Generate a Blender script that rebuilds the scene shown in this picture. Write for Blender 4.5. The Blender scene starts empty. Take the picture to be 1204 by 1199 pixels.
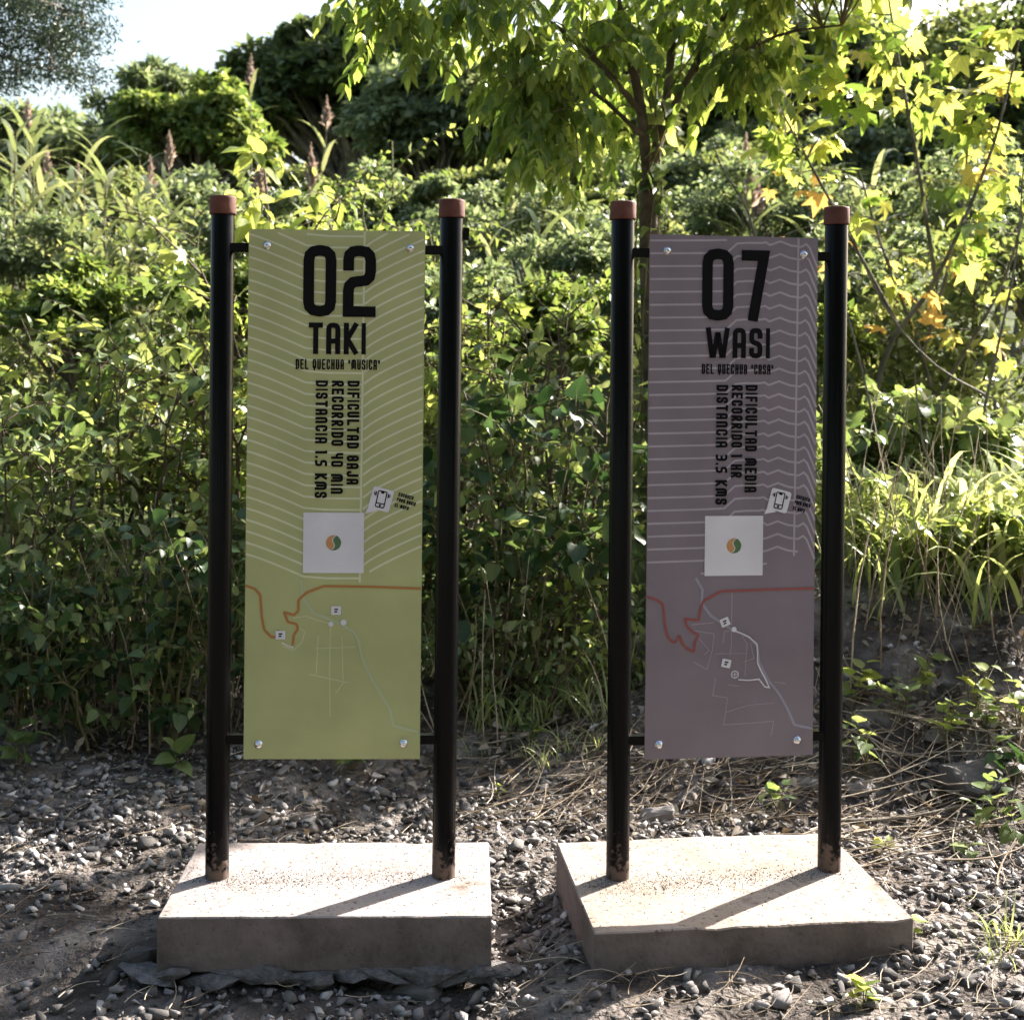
import bpy, bmesh, math
import numpy as np
from mathutils import Vector, Matrix
R = math.radians
scene = bpy.context.scene
col = scene.collection

# ------------------------------------------------------------------ camera, sky, sun, exposure
F, CX, CY, HC, ROLL = 1500.0, 602.0, 420.0, 1.407, R(0.6)      # photo-pixel focal length, principal point, eye height
cam = bpy.data.cameras.new('camera')
cam.sensor_width = 36.0
cam.lens = 36.0 * F / 1204
cam.shift_y = -(599.5 - CY) / 1204
cam.clip_end = 600
cam.clip_start = 0.05
cam.dof.use_dof = True
cam.dof.focus_distance = 3.1
cam.dof.aperture_fstop = 6.3
cam_o = bpy.data.objects.new('camera', cam)
col.objects.link(cam_o)
cam_o.matrix_world = Matrix.Translation((0, 0, HC)) @ Matrix.Rotation(R(90), 4, 'X') @ Matrix.Rotation(ROLL, 4, 'Z')
scene.camera = cam_o

SUN_EL = R(33)
sd = Vector((0.77, 0.64, 0)).normalized()
SUN = Vector((sd.x * math.cos(SUN_EL), sd.y * math.cos(SUN_EL), math.sin(SUN_EL)))
world = bpy.data.worlds.new('World')
scene.world = world
world.use_nodes = True
wn = world.node_tree.nodes
wl = world.node_tree.links
bg = wn['Background']
sky = wn.new('ShaderNodeTexSky')
sky.sky_type = 'NISHITA'
sky.sun_disc = False
sky.sun_elevation = SUN_EL
sky.sun_rotation = math.atan2(SUN.x, SUN.y)
sky.dust_density = 4.0
sky.air_density = 1.3
wl.new(sky.outputs[0], bg.inputs[0])
bg.inputs[1].default_value = 0.066
sl = bpy.data.lights.new('sun', 'SUN')
sl.energy = 5.0
sl.angle = R(0.53)
sl.color = (1.0, 0.95, 0.88)
so = bpy.data.objects.new('sun', sl)
col.objects.link(so)
so.rotation_euler = (-SUN).to_track_quat('-Z', 'Y').to_euler()
so.location = (8, 8, 12)
vs = scene.view_settings
vs.view_transform = 'Standard'
vs.look = 'None'
vs.gamma = 1.0
vs.exposure = 2.28
vs.use_curve_mapping = False
scene.cycles.adaptive_threshold = .03
scene.cycles.max_bounces = 6
scene.cycles.diffuse_bounces = 3
scene.cycles.glossy_bounces = 2
scene.cycles.transmission_bounces = 3

# ------------------------------------------------------------------ helpers
rng = np.random.default_rng(7)


def pw(px, py, d):
    """photo pixel at depth d -> world point"""
    dx, du = px - CX, CY - py
    X = dx * math.cos(ROLL) - du * math.sin(ROLL)
    Z = dx * math.sin(ROLL) + du * math.cos(ROLL)
    return np.array((X / F * d, d, HC + Z / F * d))


def sstep(a, b, v):
    t = np.clip((np.asarray(v, float) - a) / (b - a), 0, 1)
    return t * t * (3 - 2 * t)


def terr(x, y):
    x = np.asarray(x, float)
    y = np.asarray(y, float)
    near = np.exp(-((x / 6) ** 2) - (((y - 3) / 5) ** 2))
    z = (.012 * np.sin(3.1 * x + 1.3 * y + .4) + .010 * np.sin(6.3 * x - 4.7 * y + 1) + .006 * np.sin(13 * x + 9 * y)) * near
    z = z + .10 * sstep(3.7, 5.0, y) + .52 * sstep(3.7, 5.2, y) * sstep(.3, 1.2, x)
    z = z + (.03 * np.sin(9 * x + 3 * y) * np.sin(11 * y - 4 * x) + .02 * np.sin(21 * x) * np.sin(19 * y + 1)) * sstep(3.7, 4.2, y) * sstep(.3, .9, x) * near
    z = z + .05 * np.sin(5 * x + 2) * np.sin(4 * y) * sstep(3.8, 4.6, y) * near
    z = z + .045 * sstep(0, .25, x) * sstep(3.8, 3.2, y)
    z = z - .03 * sstep(-.2, -1.6, x) * sstep(3.9, 3.2, y) - .035 * sstep(.0, -.1, x) * sstep(3.05, 2.9, y)
    z = z + 9.5 * sstep(7, 75, y) + .9 * sstep(8, 22, y)
    z = z + 1.2 * np.sin(.11 * x + 1.1) * sstep(12, 40, y)
    return z


def ground_hit(px, py):
    d = 3.5
    for _ in range(40):
        p = pw(px, py, 1.0)
        slope = p[2] - HC
        z = float(terr(p[0] * d, d))
        d = .5 * d + .5 * min(40, (HC - z) / max(-slope, .02))
    p = pw(px, py, d)
    return np.array((p[0], p[1], float(terr(p[0], p[1]))))


def norm(v):
    v = np.asarray(v, float)
    return v / np.maximum(np.linalg.norm(v, axis=-1, keepdims=True), 1e-9)


def np_mesh(name, V, Fc, mat=None, smooth=False, rnd=None, luv=None):
    V = np.asarray(V, np.float32)
    Fc = np.asarray(Fc, np.int32)
    me = bpy.data.meshes.new(name)
    me.vertices.add(len(V))
    me.vertices.foreach_set('co', V.ravel())
    me.loops.add(Fc.size)
    me.loops.foreach_set('vertex_index', Fc.ravel())
    me.polygons.add(len(Fc))
    me.polygons.foreach_set('loop_start', np.arange(len(Fc), dtype=np.int32) * Fc.shape[1])
    if rnd is not None:
        me.attributes.new('rnd', 'FLOAT', 'POINT').data.foreach_set('value', np.asarray(rnd, np.float32))
    if luv is not None:
        me.attributes.new('luv', 'FLOAT_VECTOR', 'POINT').data.foreach_set('vector', np.asarray(luv, np.float32).ravel())
    me.update(calc_edges=True)
    if smooth:
        me.polygons.foreach_set('use_smooth', np.ones(len(Fc), bool))
    if mat:
        me.materials.append(mat)
    return me


def link(name, me, parent=None, loc=None):
    o = bpy.data.objects.new(name, me)
    col.objects.link(o)
    if parent is not None:
        o.parent = parent
    if loc is not None:
        o.location = loc
    return o


def tag(o, label=None, cat=None, group=None, kind=None):
    if label:
        o['label'] = label
    if cat:
        o['category'] = cat
    if group:
        o['group'] = group
    if kind:
        o['kind'] = kind
    return o


def thing(name, label, cat, loc=(0, 0, 0), rz=0, group=None):
    o = bpy.data.objects.new(name, None)
    o.empty_display_size = .1
    col.objects.link(o)
    o.location = loc
    o.rotation_euler = (0, 0, rz)
    return tag(o, label, cat, group)


def bm_mesh(name, bm, mat, smooth=False):
    me = bpy.data.meshes.new(name)
    bm.normal_update()
    bm.to_mesh(me)
    bm.free()
    me.materials.append(mat)
    if smooth:
        for p in me.polygons:
            p.use_smooth = True
    return me


def tubes(lines, radii, k=5):
    """lines: list of (n,3) arrays; radii: list of (n,) arrays -> verts, quads"""
    VV, FF, off = [], [], 0
    a = np.arange(k) * 2 * math.pi / k
    ca, sa = np.cos(a), np.sin(a)
    for L, r in zip(lines, radii):
        L = np.asarray(L, float)
        n = len(L)
        T = norm(np.gradient(L, axis=0))
        ref = np.where(np.abs(T[:, 2:3]) > .9, np.array([[1., 0, 0]]), np.array([[0, 0, 1.]]))
        if abs(T[0, 2]) > .6:
            ref = np.tile(np.array([[1., 0.1, 0]]), (n, 1))
        A = norm(np.cross(T, ref))
        B = np.cross(T, A)
        V = L[:, None, :] + np.asarray(r)[:, None, None] * (A[:, None, :] * ca[None, :, None] + B[:, None, :] * sa[None, :, None])
        VV.append(V.reshape(-1, 3))
        i = np.arange(n - 1)[:, None] * k
        j = np.arange(k)[None, :]
        j2 = (j + 1) % k
        q = np.stack([i + j, i + j2, i + k + j2, i + k + j], -1).reshape(-1, 4) + off
        FF.append(q)
        off += n * k
    return np.concatenate(VV), np.concatenate(FF)


# ------------------------------------------------------------------ materials
def nodes_of(name):
    m = bpy.data.materials.new(name)
    m.use_nodes = True
    return m, m.node_tree.nodes, m.node_tree.links, m.node_tree.nodes['Principled BSDF']


def ramp_node(n, stops):
    r = n.new('ShaderNodeValToRGB')
    e = r.color_ramp.elements
    while len(e) < len(stops):
        e.new(.5)
    for el, (p, c) in zip(e, stops):
        el.position = p
        el.color = (*c, 1)
    return r


def leaf_mat(name, cols, trans=.45, tmul=(1.35, 1.25, .85), rough=.42, veins=False, spec=.38):
    m, n, l, p = nodes_of(name)
    at = n.new('ShaderNodeAttribute')
    at.attribute_name = 'rnd'
    st = [(i / max(1, len(cols) - 1), c) for i, c in enumerate(cols)]
    rp = ramp_node(n, st)
    l.new(at.outputs['Fac'], rp.inputs[0])
    c_out = rp.outputs[0]
    if veins:
        lu = n.new('ShaderNodeAttribute')
        lu.attribute_name = 'luv'
        sx = n.new('ShaderNodeSeparateXYZ')
        l.new(lu.outputs['Vector'], sx.inputs[0])
        ab = n.new('ShaderNodeMath'); ab.operation = 'ABSOLUTE'
        l.new(sx.outputs[0], ab.inputs[0])
        mm = n.new('ShaderNodeMath'); mm.operation = 'MULTIPLY_ADD'
        l.new(ab.outputs[0], mm.inputs[0]); mm.inputs[1].default_value = -.9
        l.new(sx.outputs[1], mm.inputs[2])
        m7 = n.new('ShaderNodeMath'); m7.operation = 'MULTIPLY'
        l.new(mm.outputs[0], m7.inputs[0]); m7.inputs[1].default_value = 7.
        fr = n.new('ShaderNodeMath'); fr.operation = 'FRACT'
        l.new(m7.outputs[0], fr.inputs[0])
        lt = n.new('ShaderNodeMath'); lt.operation = 'LESS_THAN'
        l.new(fr.outputs[0], lt.inputs[0]); lt.inputs[1].default_value = .16
        l2 = n.new('ShaderNodeMath'); l2.operation = 'LESS_THAN'
        l.new(ab.outputs[0], l2.inputs[0]); l2.inputs[1].default_value = .022
        mx = n.new('ShaderNodeMath'); mx.operation = 'MAXIMUM'
        l.new(lt.outputs[0], mx.inputs[0]); l.new(l2.outputs[0], mx.inputs[1])
        ms = n.new('ShaderNodeMath'); ms.operation = 'MULTIPLY'
        l.new(mx.outputs[0], ms.inputs[0]); ms.inputs[1].default_value = .45
        mix = n.new('ShaderNodeMixRGB'); mix.blend_type = 'MULTIPLY'
        l.new(ms.outputs[0], mix.inputs[0]); l.new(c_out, mix.inputs[1])
        mix.inputs[2].default_value = (1.9, 1.7, 1.6, 1)
        mix.use_clamp = False
        c_out = mix.outputs[0]
    l.new(c_out, p.inputs['Base Color'])
    p.inputs['Roughness'].default_value = rough
    p.inputs['Specular IOR Level'].default_value = spec
    tm = n.new('ShaderNodeMixRGB'); tm.blend_type = 'MULTIPLY'
    tm.inputs[0].default_value = 1
    l.new(c_out, tm.inputs[1])
    tm.inputs[2].default_value = (*tmul, 1)
    tr = n.new('ShaderNodeBsdfTranslucent')
    l.new(tm.outputs[0], tr.inputs[0])
    ms = n.new('ShaderNodeMixShader')
    ms.inputs[0].default_value = trans
    l.new(p.outputs[0], ms.inputs[1]); l.new(tr.outputs[0], ms.inputs[2])
    l.new(ms.outputs[0], n['Material Output'].inputs[0])
    return m


def noise_mat(name, stops, scale=8, detail=6, rough=.8, bump=.0, bscale=60, bdist=.01, spec=.3, metallic=0, coords='Object', rnd=False, dist=0.0):
    m, n, l, p = nodes_of(name)
    tc = n.new('ShaderNodeTexCoord')
    nz = n.new('ShaderNodeTexNoise')
    nz.inputs['Scale'].default_value = scale
    nz.inputs['Detail'].default_value = detail
    nz.inputs['Distortion'].default_value = dist
    l.new(tc.outputs[coords], nz.inputs['Vector'])
    rp = ramp_node(n, stops)
    l.new(nz.outputs[0], rp.inputs[0])
    c = rp.outputs[0]
    if rnd:
        at = n.new('ShaderNodeAttribute'); at.attribute_name = 'rnd'
        r2 = ramp_node(n, rnd)
        l.new(at.outputs['Fac'], r2.inputs[0])
        mx = n.new('ShaderNodeMixRGB'); mx.blend_type = 'MULTIPLY'; mx.inputs[0].default_value = 1
        l.new(c, mx.inputs[1]); l.new(r2.outputs[0], mx.inputs[2])
        c = mx.outputs[0]
    l.new(c, p.inputs['Base Color'])
    p.inputs['Roughness'].default_value = rough
    p.inputs['Specular IOR Level'].default_value = spec
    p.inputs['Metallic'].default_value = metallic
    if bump:
        n2 = n.new('ShaderNodeTexNoise')
        n2.inputs['Scale'].default_value = bscale
        n2.inputs['Detail'].default_value = 8
        l.new(tc.outputs[coords], n2.inputs['Vector'])
        b = n.new('ShaderNodeBump')
        b.inputs['Strength'].default_value = bump
        b.inputs['Distance'].default_value = bdist
        l.new(n2.outputs[0], b.inputs['Height'])
        l.new(b.outputs[0], p.inputs['Normal'])
    return m


M = {}
M['ground'] = noise_mat('ground_soil', [(.3, (.07, .055, .045)), (.5, (.15, .125, .105)), (.68, (.26, .225, .20))], 5, 12, .95, .9, 55, .03, .15)
def ground_material():
    m = noise_mat('ground_soil', [(.34, (.035, .028, .024)), (.5, (.10, .083, .072)), (.70, (.26, .225, .20))], 5, 12, .95, .9, 55, .03, .15)
    n, l = m.node_tree.nodes, m.node_tree.links
    p = n['Principled BSDF']
    src = p.inputs['Base Color'].links[0].from_socket
    geo = n.new('ShaderNodeNewGeometry'); sx = n.new('ShaderNodeSeparateXYZ'); l.new(geo.outputs['Position'], sx.inputs[0])
    mr = n.new('ShaderNodeMapRange'); mr.inputs[1].default_value = 4.6; mr.inputs[2].default_value = 6.0
    l.new(sx.outputs[1], mr.inputs[0])
    nz = n.new('ShaderNodeTexNoise'); nz.inputs['Scale'].default_value = 1.5; nz.inputs['Detail'].default_value = 8
    l.new(geo.outputs['Position'], nz.inputs['Vector'])
    gr = ramp_node(n, [(.35, (.035, .05, .015)), (.65, (.09, .11, .035))]); l.new(nz.outputs[0], gr.inputs[0])
    mx = n.new('ShaderNodeMixRGB'); l.new(mr.outputs[0], mx.inputs[0]); l.new(src, mx.inputs[1]); l.new(gr.outputs[0], mx.inputs[2])
    l.new(mx.outputs[0], p.inputs['Base Color'])
    return m


M['ground'] = ground_material()
M['gravel'] = noise_mat('gravel_stone', [(.3, (.8, .8, .8)), (.7, (1, 1, 1))], 60, 5, .85, .5, 150, .004, .25,
                        rnd=[(0, (.04, .037, .036)), (.3, (.12, .108, .10)), (.6, (.27, .245, .232)), (.85, (.45, .415, .395)), (1., (.66, .63, .60))])
M['concrete'] = noise_mat('concrete_plain', [(.32, (.24, .19, .165)), (.5, (.36, .30, .265)), (.7, (.42, .36, .325))], 4, 10, .9, .5, 90, .006, .2, dist=.3)
M['footing'] = noise_mat('footing_rubble', [(.3, (.13, .12, .12)), (.7, (.30, .28, .27))], 9, 10, .95, .9, 40, .02, .2)
M['bark'] = noise_mat('bark_brown', [(.3, (.045, .034, .024)), (.7, (.14, .11, .08))], 14, 8, .9, .8, 60, .01, .2)
M['bark_grey'] = noise_mat('bark_grey', [(.3, (.08, .07, .055)), (.7, (.22, .19, .16))], 10, 8, .9, .6, 50, .01, .2)
M['twig'] = noise_mat('twig_green', [(.3, (.07, .075, .025)), (.7, (.17, .14, .07))], 20, 4, .75)
M['straw'] = noise_mat('straw_dry', [(.3, (.32, .26, .18)), (.7, (.58, .50, .38))], 20, 4, .8,
                       rnd=[(0, (.2, .17, .15)), (.5, (.6, .54, .5)), (1, (1, 1, 1))])


# concrete with dirt and pits; upright faces mixed to a darker brown
def concrete_material(name, a, b, c, dirt_scale, sharp):
    m, n, l, p = nodes_of(name)
    tc = n.new('ShaderNodeTexCoord')
    nz = n.new('ShaderNodeTexNoise'); nz.inputs['Scale'].default_value = 3.2; nz.inputs['Detail'].default_value = 12; nz.inputs['Roughness'].default_value = .65
    l.new(tc.outputs['Object'], nz.inputs['Vector'])
    rp = ramp_node(n, [(.3, a), (.5, b), (.7, c)])
    l.new(nz.outputs[0], rp.inputs[0])
    pit = n.new('ShaderNodeTexNoise'); pit.inputs['Scale'].default_value = 70; pit.inputs['Detail'].default_value = 3
    l.new(tc.outputs['Object'], pit.inputs['Vector'])
    pr = ramp_node(n, [(.60, (1, 1, 1)), (.70, (.22, .17, .15))])
    l.new(pit.outputs[0], pr.inputs[0])
    mx = n.new('ShaderNodeMixRGB'); mx.blend_type = 'MULTIPLY'; mx.inputs[0].default_value = .85
    l.new(rp.outputs[0], mx.inputs[1]); l.new(pr.outputs[0], mx.inputs[2])
    d1 = n.new('ShaderNodeTexNoise'); d1.inputs['Scale'].default_value = dirt_scale; d1.inputs['Detail'].default_value = 9; d1.inputs['Roughness'].default_value = .7
    l.new(tc.outputs['Object'], d1.inputs['Vector'])
    dr = ramp_node(n, [(sharp, (0, 0, 0)), (sharp + .12, (1, 1, 1))])
    l.new(d1.outputs[0], dr.inputs[0])
    m2 = n.new('ShaderNodeMixRGB'); m2.inputs[2].default_value = (.12, .085, .065, 1)
    ml = n.new('ShaderNodeMath'); ml.operation = 'MULTIPLY'; ml.inputs[1].default_value = .9
    l.new(dr.outputs[0], ml.inputs[0]); l.new(ml.outputs[0], m2.inputs[0])
    l.new(mx.outputs[0], m2.inputs[1])
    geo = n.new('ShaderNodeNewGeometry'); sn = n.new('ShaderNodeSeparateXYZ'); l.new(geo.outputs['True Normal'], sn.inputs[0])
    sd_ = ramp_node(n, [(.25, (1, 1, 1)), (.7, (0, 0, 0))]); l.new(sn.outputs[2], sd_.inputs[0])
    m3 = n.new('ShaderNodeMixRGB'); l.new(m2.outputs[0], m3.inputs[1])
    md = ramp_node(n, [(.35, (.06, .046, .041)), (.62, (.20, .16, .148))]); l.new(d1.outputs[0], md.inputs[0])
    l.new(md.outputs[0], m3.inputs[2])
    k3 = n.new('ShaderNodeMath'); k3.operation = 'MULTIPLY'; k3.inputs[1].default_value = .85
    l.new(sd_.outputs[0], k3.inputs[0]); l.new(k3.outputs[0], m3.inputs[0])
    l.new(m3.outputs[0], p.inputs['Base Color'])
    p.inputs['Roughness'].default_value = .92
    p.inputs['Specular IOR Level'].default_value = .2
    b1 = n.new('ShaderNodeBump'); b1.inputs['Strength'].default_value = .55; b1.inputs['Distance'].default_value = .006
    ad = n.new('ShaderNodeMath'); ad.operation = 'SUBTRACT'
    l.new(nz.outputs[0], ad.inputs[0]); l.new(pit.outputs[0], ad.inputs[1])
    l.new(ad.outputs[0], b1.inputs['Height']); l.new(b1.outputs[0], p.inputs['Normal'])
    return m


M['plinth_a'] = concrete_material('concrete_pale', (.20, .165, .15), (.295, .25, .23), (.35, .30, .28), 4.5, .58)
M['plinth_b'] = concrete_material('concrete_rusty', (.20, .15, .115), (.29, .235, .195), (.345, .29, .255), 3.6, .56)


def simple(name, c, rough=.5, metal=0, spec=.5, bump=0, bscale=30, coat=0):
    m, n, l, p = nodes_of(name)
    tc = n.new('ShaderNodeTexCoord')
    nz = n.new('ShaderNodeTexNoise'); nz.inputs['Scale'].default_value = 6; nz.inputs['Detail'].default_value = 8
    l.new(tc.outputs['Object'], nz.inputs['Vector'])
    rp = ramp_node(n, [(.3, tuple(x * .88 for x in c)), (.7, tuple(min(1, x * 1.08) for x in c))])
    l.new(nz.outputs[0], rp.inputs[0]); l.new(rp.outputs[0], p.inputs['Base Color'])
    rr = ramp_node(n, [(.3, (rough * .8,) * 3), (.7, (min(1, rough * 1.2),) * 3)])
    l.new(nz.outputs[0], rr.inputs[0]); l.new(rr.outputs[0], p.inputs['Roughness'])
    p.inputs['Metallic'].default_value = metal
    p.inputs['Specular IOR Level'].default_value = spec
    p.inputs['Coat Weight'].default_value = coat
    if bump:
        b = n.new('ShaderNodeBump'); b.inputs['Strength'].default_value = bump; b.inputs['Distance'].default_value = .002
        n2 = n.new('ShaderNodeTexNoise'); n2.inputs['Scale'].default_value = bscale
        l.new(tc.outputs['Object'], n2.inputs['Vector']); l.new(n2.outputs[0], b.inputs['Height']); l.new(b.outputs[0], p.inputs['Normal'])
    return m


# black enamel post, brown mud splash low down
def post_material():
    m, n, l, p = nodes_of('black_enamel')
    tc = n.new('ShaderNodeTexCoord')
    sx = n.new('ShaderNodeSeparateXYZ'); l.new(tc.outputs['Object'], sx.inputs[0])
    nz = n.new('ShaderNodeTexNoise'); nz.inputs['Scale'].default_value = 60; nz.inputs['Detail'].default_value = 6
    l.new(tc.outputs['Object'], nz.inputs['Vector'])
    mr = n.new('ShaderNodeMapRange'); mr.inputs[1].default_value = 0; mr.inputs[2].default_value = .15
    mr.inputs[3].default_value = .22; mr.inputs[4].default_value = -.25
    l.new(sx.outputs[2], mr.inputs[0])
    ad = n.new('ShaderNodeMath'); ad.operation = 'ADD'; l.new(nz.outputs[0], ad.inputs[0]); l.new(mr.outputs[0], ad.inputs[1])
    rp = ramp_node(n, [(.52, (0, 0, 0)), (.66, (1, 1, 1))]); l.new(ad.outputs[0], rp.inputs[0])
    mx = n.new('ShaderNodeMixRGB'); mx.inputs[1].default_value = (.003, .003, .0035, 1); mx.inputs[2].default_value = (.11, .08, .065, 1)
    l.new(rp.outputs[0], mx.inputs[0]); l.new(mx.outputs[0], p.inputs['Base Color'])
    mr2 = n.new('ShaderNodeMapRange'); mr2.inputs[3].default_value = .24; mr2.inputs[4].default_value = .95
    l.new(rp.outputs[0], mr2.inputs[0]); l.new(mr2.outputs[0], p.inputs['Roughness'])
    p.inputs['Specular IOR Level'].default_value = .12
    b = n.new('ShaderNodeBump'); b.inputs['Strength'].default_value = .12; b.inputs['Distance'].default_value = .002
    l.new(nz.outputs[0], b.inputs['Height']); l.new(b.outputs[0], p.inputs['Normal'])
    return m


M['post'] = post_material()
M['cap'] = noise_mat('cap_rust', [(.3, (.08, .03, .02)), (.6, (.13, .047, .031)), (.75, (.18, .075, .052))], 30, 8, .75, .4, 120, .002, .3)
M['steel'] = simple('bolt_steel', (.75, .75, .78), .18, 1)
M['panel_a'] = simple('panel_olive', (.44, .452, .205), .42, 0, .35)
M['panel_b'] = simple('panel_mauve', (.215, .178, .203), .42, 0, .35)
M['edge'] = simple('panel_edge', (.55, .55, .5), .6)
M['ink'] = simple('ink_black', (.004, .004, .005), .55, 0, .12)
M['line_a'] = simple('ink_pale_green', (.64, .65, .44), .5, 0, .3)
M['line_b'] = simple('ink_pale_mauve', (.41, .36, .395), .5, 0, .3)
M['white'] = simple('ink_white', (.72, .70, .74), .5, 0, .3)
M['route_a'] = simple('ink_brown_route', (.42, .19, .055), .5, 0, .3)
M['route_b'] = simple('ink_red_route', (.29, .085, .08), .5, 0, .3)
M['faint_a'] = simple('ink_faint_green', (.58, .60, .35), .5, 0, .3)
M['faint_b'] = simple('ink_faint_mauve', (.36, .30, .335), .5, 0, .3)
M['river_a'] = simple('ink_river_green', (.45, .50, .30), .5, 0, .3)
M['river_b'] = simple('ink_river_mauve', (.30, .29, .35), .5, 0, .3)
M['emb_o'] = simple('ink_orange', (.55, .27, .10), .5)
M['emb_g'] = simple('ink_green', (.08, .17, .07), .5)

# foliage
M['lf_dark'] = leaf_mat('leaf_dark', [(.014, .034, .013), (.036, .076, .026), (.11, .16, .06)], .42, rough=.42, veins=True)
M['lf_mid'] = leaf_mat('leaf_mid', [(.035, .075, .024), (.13, .185, .065), (.30, .35, .15)], .52, rough=.42, veins=True)
M['lf_pale'] = leaf_mat('leaf_pale', [(.06, .10, .035), (.20, .25, .11), (.42, .45, .26)], .5, rough=.42)
M['lf_lime'] = leaf_mat('leaf_lime', [(.09, .15, .035), (.23, .29, .08), (.42, .45, .16)], .6, rough=.42, veins=True)
M['lf_yellow'] = leaf_mat('leaf_yellow', [(.10, .17, .035), (.18, .26, .06), (.29, .35, .10), (.38, .38, .11), (.42, .24, .10)], .6, veins=True)
M['lf_ash'] = leaf_mat('leaf_ash', [(.07, .13, .03), (.18, .255, .06), (.33, .39, .12)], .62, rough=.35, veins=True)
M['lf_grey'] = leaf_mat('leaf_grey', [(.05, .08, .04), (.16, .20, .11), (.36, .39, .25)], .5, rough=.42, tmul=(1.2, 1.2, .8))
M['lf_olive'] = leaf_mat('leaf_olive', [(.045, .075, .026), (.15, .19, .07), (.34, .36, .17)], .52, rough=.35)
M['lf_far'] = leaf_mat('leaf_far_dark', [(.03, .05, .022), (.085, .12, .045), (.20, .245, .10)], .48)
M['lf_bright'] = leaf_mat('leaf_far_bright', [(.05, .10, .025), (.15, .21, .055), (.30, .34, .12)], .5, rough=.35)
M['lf_blue'] = leaf_mat('leaf_blue', [(.025, .045, .035), (.045, .07, .05), (.07, .095, .065)], .25)
M['grass'] = leaf_mat('grass_blade', [(.13, .19, .06), (.32, .38, .15), (.52, .55, .31)], .52, rough=.35)
M['reed'] = leaf_mat('reed_blade', [(.08, .12, .05), (.17, .21, .10), (.32, .34, .20)], .45)
M['plume'] = leaf_mat('reed_plume', [(.22, .16, .13), (.36, .28, .23), (.50, .42, .35)], .4, tmul=(1.1, 1, .9))
M['litter'] = leaf_mat('leaf_litter', [(.04, .03, .02), (.15, .115, .08), (.42, .36, .28)], .15, tmul=(1.1, 1, .8), rough=.7)


# ------------------------------------------------------------------ leaf templates  (y along the leaf, length 1)
def t_ovate(w, drop=.18, fold=.10, shoulder=.32, hi=False):
    """leaf of two folded halves; HI has more stations along the margin"""
    sh = shoulder
    if hi:
        st = [(.05, .38), (sh * .45, .80), (sh, 1.0), (sh + (1 - sh) * .33, .86), (sh + (1 - sh) * .62, .55), (sh + (1 - sh) * .84, .22)]
    else:
        st = [(sh * .35, .72), (sh + .04, 1.0), (sh + (1 - sh) * .52, .66)]
    n = len(st)
    mid = [(0, 0, 0)] + [(0, min(.97, y + .05), 0) for y, _ in st] + [(0, 1, 0)]
    lf = [(-w * k, y, fold * k) for y, k in st]
    rt = [(w * k, y, fold * k) for y, k in st]
    v = np.array(mid + lf + rt, float)
    f = []
    for side, o in ((-1, n + 2), (1, 2 * n + 2)):
        t = [(0, 1, o)]
        for i in range(n - 1):
            t += [(i + 1, o + i + 1, o + i), (i + 1, i + 2, o + i + 1)]
        t.append((n, n + 1, o + n - 1))
        f += [q if side < 0 else q[::-1] for q in t]
    luv = v.copy()
    v[:, 2] -= drop * v[:, 1] ** 2
    if hi:
        v[:, 2] += .02 * np.sin(v[:, 1] * 17) * np.abs(v[:, 0]) / max(w, .01)
    return v, np.array(f), luv


def t_simple(w, fold=.12):
    v = np.array([(0, 0, 0), (w, .45, fold), (0, 1, -.12), (-w, .45, fold)], float)
    return v, np.array([(0, 1, 2), (0, 2, 3)]), v.copy()


def t_lobed():
    pts = [(90, 1.0), (62, .46), (40, .86), (14, .42), (-10, .66), (-50, .34), (-90, .12), (-130, .34), (190, .66), (166, .42), (140, .86), (118, .46)]
    v = [(0, .30, 0)]
    for a, r in pts:
        x, y = r * math.cos(R(a)) * .72, .30 + r * math.sin(R(a)) * .70
        v.append((x, y, .07 * (1 if r < .5 else -1.3) * r))
    k = len(pts)
    f = [(0, i + 1, (i + 1) % k + 1) for i in range(k)]
    v = np.array(v, float)
    luv = v.copy()
    v[:, 2] -= .12 * (v[:, 1] ** 2)
    return v, np.array(f), luv


def t_blade(w=.03, bend=.9, seg=6, up=0.):
    t = np.linspace(0, 1, seg + 1)
    ang = up + bend * t ** 1.3
    y = np.concatenate([[0], np.cumsum(np.cos(ang[:-1]) / seg)])
    z = -np.concatenate([[0], np.cumsum(np.sin(ang[:-1]) / seg)])
    ww = w * np.minimum(1, .45 + 3 * t) * (1 - t ** 2.2) + .0012
    v, f = [], []
    for i in range(seg + 1):
        v += [(-ww[i], y[i], z[i] + ww[i] * .35), (ww[i], y[i], z[i] + ww[i] * .35)]
    for i in range(seg):
        a = 2 * i
        f += [(a, a + 1, a + 3), (a, a + 3, a + 2)]
    v = np.array(v, float)
    return v, np.array(f), v.copy()


TPL = {'ovate': t_ovate(.27), 'broad': t_ovate(.40, .22, .10, .28), 'heart': t_ovate(.46, .25, .12, .22), 'lance': t_ovate(.15, .22, .06),
       'leaflet': t_ovate(.23, .24, .05), 'simple': t_simple(.28), 'thin': t_simple(.14), 'lobed': t_lobed(),
       'blade': t_blade(.014, 1.4), 'reedleaf': t_blade(.045, 1.25, 6), 'wideblade': t_blade(.030, 1.6, 6)}


TPL_HI = {'ovate': t_ovate(.27, hi=True), 'broad': t_ovate(.40, .22, .10, .28, True), 'heart': t_ovate(.46, .25, .12, .22, True), 'lance': t_ovate(.15, .22, .06, hi=True),
          'leaflet': t_ovate(.23, .24, .05, hi=True)}


def frames(D, N):
    Y = norm(D)
    X = norm(np.cross(Y, N))
    Z = np.cross(X, Y)
    return X, Y, Z


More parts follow.
